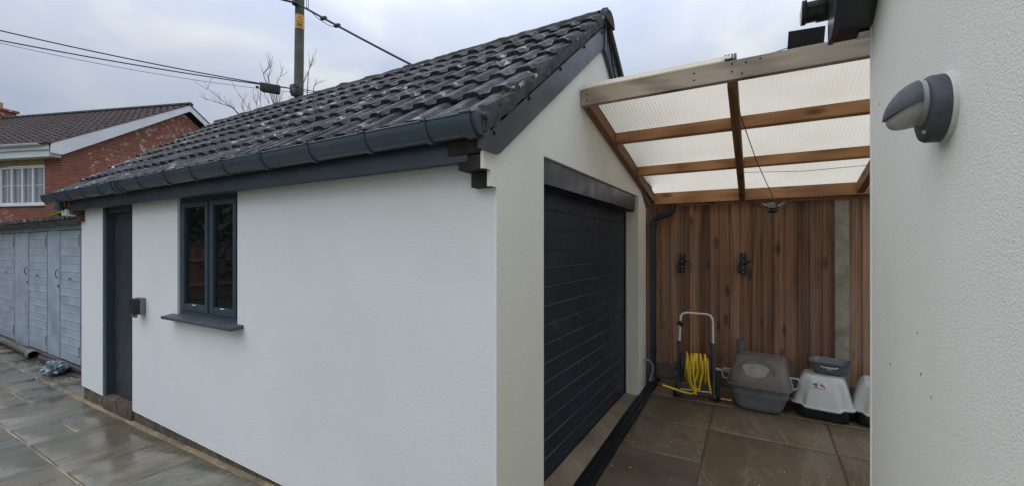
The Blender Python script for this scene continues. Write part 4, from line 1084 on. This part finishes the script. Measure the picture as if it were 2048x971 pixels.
def clutter():
    gz = ground_f(-8)
    # long dark pipe lying along the foot of the doors
    t = thing('drain_pipe_length', (-9.6, 1.93, gz), 'length of grey brown drain pipe lying along the shed doors', 'pipe')
    q = MB(); q.tube([(-12.9, 1.94, gz+.05), (-10.9, 1.93, gz+.05), (-9.42, 1.90, gz+.055)], .046, 14, cap=False); q.obj('pipe', 'pipe_brown', t, 60)
    q = MB(); q.tube([(-9.55, 1.905, gz+.055), (-9.28, 1.885, gz+.06)], .062, 16, cap=False); q.tube([(-9.28, 1.885, gz+.06), (-9.55, 1.905, gz+.055)], .054, 16, cap=False); q.obj('pipe_socket', 'pipe_grey', t, 40)
    q = MB(); q.tube([(-9.2, 1.98, gz+.045), (-7.2, 1.97, gz+.045)], .04, 12); q.tube([(-9.0, 1.90, gz+.04), (-7.9, 1.955, gz+.04)], .036, 12)
    tag(q.obj('dark_pipe', 'pipe_purple', None, 60), 'dark purplish pipes lying under the grey plastic bag', 'pipe')
    # dark ring
    q = MB(); q.lathe([(.10, 0), (.135, .02), (.14, .055), (.125, .085), (.105, .088), (.095, .07), (.095, .03), (.10, 0)], 24, T(-10.25, 1.32, gz) @ RX(R(8)))
    tag(q.obj('pipe_collar', 'black_rubber', None, 40), 'black round pipe collar lying on the wet slabs', 'pipe fitting')
    # crumpled bag
    q = MB(); bmesh.ops.create_icosphere(q.bm, subdivisions=4, radius=1)
    for v in q.bm.verts:
        d = v.co.copy(); n1 = mnoise.noise(d*1.7+Vector((3, 1, 7))); n2 = abs(mnoise.noise(d*3.6+Vector((1, 5, 2))))
        v.co = d*(.85+.5*n1-.5*n2); v.co.x *= .21; v.co.y *= .14; v.co.z = max(-.08, v.co.z*.115)
        if v.co.x < -.02 and v.co.z < 0: v.co.y -= .06*(-v.co.z*10)
    q.xf(T(-7.93, 1.80, gz+.083) @ RZ(R(-20)) @ RY(R(-6)))
    tag(q.obj('plastic_bag', 'bag_plastic', None, 25), 'crumpled pale grey blue plastic bag at the foot of the shed door', 'bag')
    # wet leaf litter and dirt along the sheds
    q = MB(); rn = random.Random(12)
    for i in range(260):
        x = rn.uniform(-12.5, -6.5); y = 2.0-abs(rn.gauss(0, .13)); a = rn.random()*6.28; r_ = rn.uniform(.012, .04)
        mm = T(x, y, gz+.006+.004*rn.random()) @ RZ(a) @ RX(rn.uniform(-.25, .25))
        q.poly([mm @ Vector(p) for p in ((-r_, 0, 0), (0, -r_*.45, .003), (r_, 0, 0), (0, r_*.45, .003))])
    o = q.obj('leaf_litter', 'dead_leaf', None); o['kind'] = 'stuff'; o['label'] = 'dark wet leaves along the shed threshold'
plain('pipe_brown', (.115, .10, .092), .55, var=.25, nscale=4, dirt=(.05, .045, .04), dirt_amt=.7)
plain('pipe_purple', (.050, .030, .045), .4, var=.3, nscale=6)
plain('dead_leaf', (.05, .032, .018), .7, var=.5, nscale=9)
clutter()

# ------------------------------------------------------------------ neighbour's brick house
def brick_house():
    t = thing('brick_house', (-18.5, 4.33, 0), 'red brick house with white bargeboard and brown tiled roof behind the sheds', 'house', rotz=R(19.0))
    D, RIDGE = 8.0, 4.0; EZ, AZ = 4.62, 6.95
    gp = (AZ-EZ)/RIDGE
    # mortar coloured wall core; bricks stand 10 mm proud
    wx0, wx1, wz0, wz1 = -2.55, -.66, 2.92, 4.13
    w_ = MB(); w_.prism([(0, 0), (0, EZ), (wx1, EZ), (wx1, wz0), (wx0, wz0), (wx0, EZ), (-11, EZ), (-11, 0)], 1, 0, .2); w_.obj('front_wall', 'mortar', t, local=True)
    w_ = MB(); w_.box((wx0, .001, wz1+.22), (wx1, .199, EZ)); w_.obj('wall_over_window', 'mortar', t, local=True)
    w_ = MB(); w_.prism([(.2, 0), (D, 0), (D, EZ), (RIDGE, AZ-.06), (.2, EZ)], 0, -.25, 0); w_.obj('gable_wall', 'mortar', t, local=True)
    bm_ = MB(); L, H = .211, .061; bm_.box((0, -.010, 0), (L, .004, H)); bme = bm_.mesh('brick', 'red_brick')
    cand = []
    r_ = 0; z = 2.05
    def lay(xa, xb, z):
        sp = [(xa, xb)]
        if z+H > wz0-.02 and z < wz1+.22:
            sp = [(max(xa, wx1+.012), xb), (xa, min(xb, wx0-.062))]
            if xa > wx1: sp = [(xa, xb)]
        for a_, b_ in sp:
            if b_-a_ > .03: cand.append((bme, T(a_, 0, z) @ Matrix.Scale((b_-a_)/L, 4, (1, 0, 0)), -a_, 0))
    while z < EZ-.28:
        x = 0.0
        if r_ % 2: lay(-.1025, 0, z); x = -.1025-.014
        while x > -3.4: lay(x-L, x, z); x -= .225
        z += .075; r_ += 1
    cand.sort(key=lambda c: c[2])
    side = MB().box((-.004, 0, 0), (.010, L, H)).mesh('brick', 'red_brick')
    sc = []; z = 2.05; r_ = 0
    while z < AZ-.2:
        y = 0.004 if r_ % 2 == 0 else .1165
        lim = D if z < EZ else D-(z-EZ)/gp
        y_lo = max(0, (z+H-EZ)/gp)
        if r_ % 2 and y_lo < .1: sc.append((0, T(0, .004, z) @ Matrix.Scale(.098/L, 4, (0, 1, 0))))
        while y+L < min(lim, 6.5):
            if y >= y_lo-.12: sc.append((y, T(0, y, z)))
            y += .225
        z += .075; r_ += 1
    nf = min(len(cand), 170)
    for m_, mm, *_ in cand[:nf]: inst('brick', m_, t, mm)
    rest = [c for c in cand[nf:]]
    sc.sort(key=lambda c: c[0])
    ns = 300-nf
    for y, mm in sc[:ns]: inst('brick', side, t, mm)
    join_stuff('gable_brickwork', side, [mm for y, mm in sc[ns:]], 'gable_brick', t)
    if rest: join_stuff('front_brickwork', bme, [c[1] for c in rest], 'gable_brick', t)
    # soldier course
    sm = MB().box((0, -.012, 0), (.066, .004, .215)).mesh('soldier_brick', 'soldier_brick')
    x = wx0-.05
    while x < wx1+.0: inst('soldier_brick', sm, t, T(x, 0, wz1+.004)); x += .075
    # window
    wn = thing_part('window', t)
    f = MB(); fw = .07
    f.box((wx0, .02, wz0), (wx0+fw, .10, wz1)); f.box((wx1-fw, .02, wz0), (wx1, .10, wz1)); f.box((wx0+fw, .021, wz1-fw), (wx1-fw, .099, wz1)); f.box((wx0+fw, .021, wz0), (wx1-fw, .099, wz0+fw))
    n_ = 4; cw = (wx1-wx0-2*fw)/n_
    for i in range(1, n_): f.box((wx0+fw+i*cw-.035, .015, wz0+fw), (wx0+fw+i*cw+.035, .098, wz1-fw))
    f.obj('window_frame', 'white_upvc', wn, local=True)
    MB().box((wx0-.06, -.06, wz0-.05), (wx1+.06, .09, wz0-.002), .004).obj('window_sill', 'white_upvc', wn, local=True)
    for i in range(n_):
        a, b_ = wx0+fw+i*cw+.036, wx0+fw+(i+1)*cw-.036
        if i == 0: a = wx0+fw
        if i == n_-1: b_ = wx1-fw
        MB().box((a, .06, wz0+fw), (b_, .066, wz1-fw)).obj('pane', 'house_glass', wn, local=True)
        gb = MB(); mx_ = (a+b_)/2
        gb.box((mx_-.008, .052, wz0+fw), (mx_+.008, .0595, wz1-fw)); gb.box((a, .0525, (wz0+wz1)/2+.0), (b_, .0592, (wz0+wz1)/2+.018)); gb.obj('glazing_bar', 'white_upvc', wn, local=True)
    # eaves: gutter, white fascia and soffit box
    MB().box((-11, -.36, EZ-.10), (.10, -.335, EZ+.08)).obj('fascia', 'white_upvc', t, local=True)
    MB().box((-11, -.333, EZ-.10), (.10, -.015, EZ-.08)).obj('soffit', 'white_upvc', t, local=True)
    MB().box((-11, -.30, EZ-.30), (.30-.28, -.016, EZ-.102)).obj('box_eave', 'white_upvc', t, local=True)
    arc = [math.pi+math.pi*i/10 for i in range(11)]
    MB().prism([(-.43+.065*math.cos(a), EZ+.07+.065*math.sin(a)) for a in arc], 0, -11, -.15).obj('gutter', 'white_upvc', t, 40, local=True)
    # bargeboards
    ov = .26; y0 = -.40
    zr = lambda y: EZ+.10+gp*(y+.38)*1.0 if y <= RIDGE else EZ+.10+gp*(2*RIDGE+.38-y)
    bw = .27
    MB().prism([(y0, zr(y0)-bw-.04), (y0+.28, zr(y0)-bw-.04), (RIDGE, zr(RIDGE)-bw), (RIDGE, zr(RIDGE)-.02), (y0, zr(y0)-.02)], 0, ov-.03, ov).obj('bargeboard', 'white_upvc', t, local=True)
    MB().prism([(RIDGE+.002, zr(RIDGE)-bw), (D+.5, zr(D+.5)-bw), (D+.5, zr(D+.5)-.02), (RIDGE+.002, zr(RIDGE)-.02)], 0, ov-.03, ov).obj('bargeboard', 'white_upvc', t, local=True)
    MB().prism([(y0+.05, zr(y0+.05)-.12), (RIDGE, zr(RIDGE)-.12), (D+.45, zr(D+.45)-.12), (D+.45, zr(D+.45)-.05), (RIDGE, zr(RIDGE)-.05), (y0+.05, zr(y0+.05)-.05)], 0, -11, ov-.032).obj('roof_deck', 'dark_void', t, local=True)
    # tiles
    ang = math.atan(gp); ca, sa = math.cos(ang), math.sin(ang); W = .30; gauge = .30
    tm = MB(); us = [0, .08, .11, .19, .22, .295]; hs = [0, 0, .03, .03, 0, 0]
    a_ = [tm.bm.verts.new((u, 0, h+.035)) for u, h in zip(us, hs)]; b_ = [tm.bm.verts.new((u, .36, h+.0)) for u, h in zip(us, hs)]; c_ = [tm.bm.verts.new((u, .002, h*.7+.003)) for u, h in zip(us, hs)]
    for i in range(5): tm.bm.faces.new([a_[i], a_[i+1], b_[i+1], b_[i]]); tm.bm.faces.new([c_[i], c_[i+1], a_[i+1], a_[i]])
    tm.bm.faces.new([c_[-1], b_[-1], a_[-1]])
    tme = tm.mesh('roof_tile', 'neighbour_tile')
    nr = int((RIDGE-y0)/ca/gauge)+1; lst = []
    for i in range(nr):
        for j in range(38):
            d = i*gauge; y = y0-.04+d*ca
            if y > RIDGE-.1: continue
            lst.append((math.hypot(j*W, y*1.0), T(ov-W-j*W+.02, y, zr(y0-.04)+d*sa-.03) @ RX(ang) @ RZ(R(random.uniform(-.6, .6)))))
    lst.sort(key=lambda c: c[0])
    for d, mm in lst[:300]: inst('roof_tile', tme, t, mm)
    join_stuff('roof_tiling', tme, [m_ for d, m_ in lst[300:]], 'neighbour_tile', t)
    MB().prism([(RIDGE, zr(RIDGE)), (D+.55, zr(D+.55)), (D+.55, zr(D+.55)-.03), (RIDGE, zr(RIDGE)-.04)], 0, -11, ov+.02).obj('rear_roof_slope', 'neighbour_tile', t, local=True)
    rm = MB().prism([(.13*math.cos(a), .11*math.sin(a)) for a in [math.pi*i/8 for i in range(9)]], 0, 0, .44).mesh('ridge_tile', 'ridge_tile', 50)
    for i in range(25): inst('ridge_tile', rm, t, T(ov-.42-i*.45, RIDGE, zr(RIDGE)-.02))
    # chimney
    c = thing_part('chimney', t)
    MB().box((-10.35, RIDGE-.3, 6.5), (-9.50, RIDGE+.35, 7.60)).obj('stack', 'gable_brick', c, local=True)
    MB().box((-10.42, RIDGE-.37, 7.601), (-9.43, RIDGE+.42, 7.70)).obj('cap', 'gable_brick', c, local=True)
    MB().lathe([(.11, 0), (.12, .3), (.10, .32)], 12, T(-9.9, RIDGE, 7.70)).obj('chimney_pot', 'soldier_brick', c, local=True)
brick_house()

# ------------------------------------------------------------------ utility pole and cables
PX, PY = -11.62, 7.61
def pole():
    t = thing('utility_pole', (PX, PY, -.1), 'weathered wooden utility pole with yellow warning sign behind the roof', 'pole')
    MB().tube([(PX-.06, PY, -.1), (PX, PY, 5.5), (PX+.06, PY+.03, 11.5)], [.15, .132, .118], 18).obj('pole_shaft', 'pole_wood', t, 60)
    # sign wrapped round the pole, facing the passage
    tow = Vector((-PX, -PY, 0)).normalized(); a0 = math.atan2(tow.y, tow.x)
    sg = MB(); z0, z1 = 7.95, 8.36; cx, cy = PX+.028, PY+.012
    def c(a, z, r): return (cx+r*math.cos(a), cy+r*math.sin(a), z)
    N = 14; sp = R(150)
    sg.loft([[c(a0-sp*.45+sp*j/N, z, .135) for j in range(N+1)] for z in (z0, z1)], closed=False); so = sg.obj('warning_sign', 'sign_yellow', t, 60)
    pr = MB()
    def strip(a, za, b, zb, wd):
        n_ = 6
        pr.loft([[c(a0+a+(b-a)*i/n_, za+(zb-za)*i/n_+dz, .138) for dz in (-wd, wd)] for i in range(n_+1)], closed=False)
    strip(-.62, 8.13, .0, 8.30, .010); strip(.0, 8.30, .62, 8.13, .010); strip(-.62, 8.13, .62, 8.13, .008)
    strip(-.02, 8.25, -.06, 8.19, .012); strip(-.06, 8.19, .08, 8.20, .008); strip(.06, 8.20, .0, 8.15, .010)
    strip(-.6, 8.07, .6, 8.07, .010); strip(-.6, 8.035, .5, 8.035, .009); strip(-.6, 8.0, .62, 8.0, .007)
    pr.obj('sign_print', 'sign_black', so, None)
    b = MB(); b.box((PX-.10, PY-.22, 6.05), (PX+.12, PY-.10, 6.30), .02); b.box((PX+.08, PY-.30, 5.92), (PX+.30, PY-.08, 6.12), .02); b.tube([(PX-.16, PY, 6.22), (PX+.16, PY-.1, 6.22)], .02, 8); b.obj('cable_bracket', 'black_plastic', t, 40)
    MB().box((PX-.02, PY-.2, 8.60), (PX+.14, PY-.10, 8.78), .02).obj('cable_clamp', 'black_plastic', t, 40)
pole()
def sag(a, b, s_, n=16):
    a, b = Vector(a), Vector(b)
    return [a.lerp(b, i/n)-Vector((0, 0, s_*4*(i/n)*(1-i/n))) for i in range(n+1)]
def cables():
    tow = (PX+.13, PY-.16)
    main = MB(); pt = (tow[0], tow[1], 8.63)
    pts = sag((-13.6, 4.6, 9.15), pt, .10)[:-1]+sag(pt, (-5.25, 8.52, 4.86), .05)
    main.tube(pts, .030, 8)
    for x_ in (22, 24, 21.0): pass
    o = tag(main.obj('power_cable', 'cable_black', None, 60), 'thick black power cable running down from the pole past the roof ridge', 'cable')
    j = MB()
    for f in (.16, .235):
        p = pts[16].lerp(pts[32], f)-Vector((0, 0, .05*4*f*(1-f))); j.box((-.09, -.045, -.045), (.09, .045, .045), .02, T(*p) @ RZ(R(23)))
    j.obj('cable_joint', 'cable_black', o, 40)
    lp = MB(); p0 = Vector((tow[0]+.4, tow[1]+.05, 9.3))
    a, b = pts[17], pts[20]
    lp.tube([p0+Vector((0, 0, .4)), p0+Vector((-.05, 0, 0)), a+Vector((0, 0, .05)), a.lerp(b, .35)-Vector((0, 0, .10)), a.lerp(b, .7)-Vector((0, 0, .12)), b-Vector((0, 0, .02))], .009, 6)
    lp.tube([p0+Vector((.1, 0, .4)), p0+Vector((.10, 0, 0)), a+Vector((.08, 0, -.02))], .009, 6)
    lp.obj('jumper_wire', 'cable_black', o, 60)
    # telephone lines coming from the left to the pole
    end = Vector((PX+.0, PY-.16, 6.18))
    specs = [((-16.6, 1.95, 7.02), .10, .015, 'upper black telephone line running from the left to the pole'), ((-16.6, 2.0, 6.74), .08, .015, 'lower black telephone line running from the left to the pole'), ((-16.6, 2.02, 6.72), .16, .006, 'thinnest grey wire below the telephone lines')]
    for a, s_, r_, lab in specs:
        q = MB(); q.tube(sag(a, end+Vector((0, 0, -.10 if r_ < .01 else 0)), s_), r_, 6); tag(q.obj('telephone_line', 'cable_black', None, 60), lab, 'cable')
    ln = sag(specs[0][0], end, .10); p = ln[15].lerp(ln[16], -.28); d = (ln[14]-ln[13]).normalized()
    mm = T(*(p-Vector((0, 0, .09)))) @ d.to_track_quat('X', 'Z').to_matrix().to_4x4()
    q = MB(); q.box((-.25, -.07, -.11), (.25, .07, .11), .012, mm); q.box((-.36, -.03, -.06), (-.29, .03, .0), .008, mm); q.box((-.20, -.055, -.135), (.24, .055, -.09), .01, mm)
    tag(q.obj('splice_box', 'cable_black', None, 40), 'black splice box hanging on the telephone lines left of the pole', 'cable box')
    for i, (b, r_, lab) in enumerate((((-6.0, 10.5, 5.6), .012, 'black line leaving the pole to the right just above the ridge'), ((-6.5, 12.5, 5.8), .008, 'thin wire leaving the pole to the right just above the ridge'))):
        q = MB(); q.tube(sag(end+Vector((.15, .1, -.05*i)), b, .15), r_, 6); tag(q.obj('telephone_line', 'cable_black', None, 60), lab, 'cable')
plain('cable_black', (.014, .015, .018), .55)
cables()

# ------------------------------------------------------------------ bare tree behind the roof
def bare_tree():
    base = Vector((-13.1, 8.6, -.1))
    t = thing('bare_tree', base, 'leafless tree with thin twigs showing above the roof ridge', 'tree')
    dcam = 13.6
    def W(x, y):    # place a branch point on the tree's own vertical plane (13.6 m off, facing the garden)
        r = (x-1024)/846*dcam; z = 1.6+(494-y)/846*dcam
        return Vector((-.5*dcam+.866*r, .866*dcam+.5*r, z))
    rnd = random.Random(21)
    tr = MB(); fork = Vector(base)+Vector((.2, 0, 3.2)); tr.tube([base, base+Vector((.05, .02, 1.6)), fork], [.16, .12, .09], 10); tr.obj('trunk', 'twig_bark', t, 60)
    mains = [[(497, 240), (481, 225), (471, 218), (449, 201), (431, 186), (426, 187)], [(478, 222), (468, 218), (449, 212), (431, 206), (423, 206)], [(478, 224), (471, 212), (468, 199), (473, 192)],
             [(508, 240), (497, 222), (482, 198), (464, 173)], [(545, 232), (540, 212), (532, 194), (524, 178)], [(560, 230), (553, 207), (544, 180), (536, 155), (523, 141)],
             [(538, 170), (536, 153), (542, 138), (541, 125)], [(537, 155), (546, 145), (553, 131)], [(566, 235), (558, 205), (557, 186), (559, 167), (565, 155), (568, 139)], [(520, 240), (518, 215), (515, 190), (517, 172)],
             [(530, 235), (524, 212), (516, 200)], [(575, 235), (570, 210), (575, 192)], [(608, 215), (619, 184), (628, 162), (638, 140), (640, 132)], [(630, 158), (633, 145), (631, 131)], [(624, 170), (634, 161), (640, 162)], [(560, 206), (566, 195), (573, 188)]]
    for m_ in mains:
        b = MB(); off = rnd.uniform(-.5, .5); n_ = len(m_)
        pts = [W(x, y)+Vector((-.5, .866, 0))*off for x, y in m_]
        r0 = .017 if n_ > 4 else .012
        b.tube(pts, [max(.005, r0*(1-i/n_)) for i in range(n_)], 6)
        b.tube([fork, fork.lerp(pts[0], .5)+Vector((0, 0, .2)), pts[0]], [.04, .024, r0], 6)
        for i in range(1, n_):
            for k_ in range(2):
                s0 = pts[i-1].lerp(pts[i], rnd.random()); d = (pts[i]-pts[i-1]).normalized()
                dd = (d*.6+Vector((rnd.uniform(-1, 1)*.8, rnd.uniform(-1, 1)*.5, rnd.uniform(-.1, .9)))).normalized(); ln = rnd.uniform(.12, .42)
                b.tube([s0, s0+dd*ln*.5+Vector((0, 0, .02)), s0+dd*ln+Vector((0, 0, .06))], [.006, .005, .004], 5)
        b.obj('branch', 'twig_bark', t, 60)
bare_tree()

# ------------------------------------------------------------------ garden behind the camera (seen in the window glass)
def garden():
    t = thing('garden_fence', (-15.8, -4, -.1), 'brown garden fence across the lawn, mirrored in the garage window', 'fence')
    me = MB().box((-.01, 0, 0), (.01, .115, 1.75)).mesh('board', 'garden_fence_wood'); y = -10
    while y < 1.4: inst('board', me, t, T(0, y+4, .03)); y += .122
    for z in (.35, 1.15): MB().box((-15.785, -10, z), (-15.73, 1.4, z+.09)).obj('rail', 'soldier_brick', t)
    MB().box((-15.83, -10, 1.69), (-15.74, 1.4, 1.735)).obj('capping', 'garden_fence_wood', t)
    def tree(name, x, y, h, cr, n, lab):
        t = thing(name, (x, y, -.1), lab, 'tree', 'garden evergreens')
        MB().tube([(x, y, -.1), (x+.05, y, h*.5), (x, y+.1, h*.8)], [.14, .09, .03], 8).obj('trunk', 'bark', t, 60)
        rn = random.Random(int(x*10+y)); c = MB(); cl = []
        for i in range(26):
            a, u = rn.random()*6.28, rn.random(); rr = cr*(.35+.6*rn.random())
            cl.append(Vector((x+rr*math.cos(a), y+rr*math.sin(a), h*(.3+.65*u))))
        for i in range(n):
            p = rn.choice(cl)+Vector((rn.gauss(0, .33), rn.gauss(0, .33), rn.gauss(0, .3))); r_ = rn.uniform(.12, .24)
            mm = T(*p) @ Euler((rn.random()*6, rn.random()*6, rn.random()*6)).to_matrix().to_4x4()
            c.poly([mm @ Vector(q) for q in ((-r_, 0, 0), (0, -r_*.5, 0), (r_, 0, .02), (0, r_*.5, 0))])
        o = c.obj('crown', 'leaf', t)
    tree('garden_tree', -17.2, -2.2, 5.2, 1.4, 2600, 'tallest dark evergreen behind the garden fence')
    tree('garden_tree', -17.6, -5.0, 3.15, 1.3, 2400, 'round low evergreen behind the middle of the garden fence')
    tree('garden_tree', -17.4, -7.6, 5.6, 1.6, 2600, 'broad dark evergreen behind the far end of the garden fence')
    tree('garden_tree', -17.0, -.4, 4.6, 1.3, 2200, 'lower dark evergreen behind the near end of the garden fence')
    tree('garden_tree', -13.6, -4.4, 2.3, .8, 1600, 'small dark shrub on the lawn in front of the garden fence')
garden()
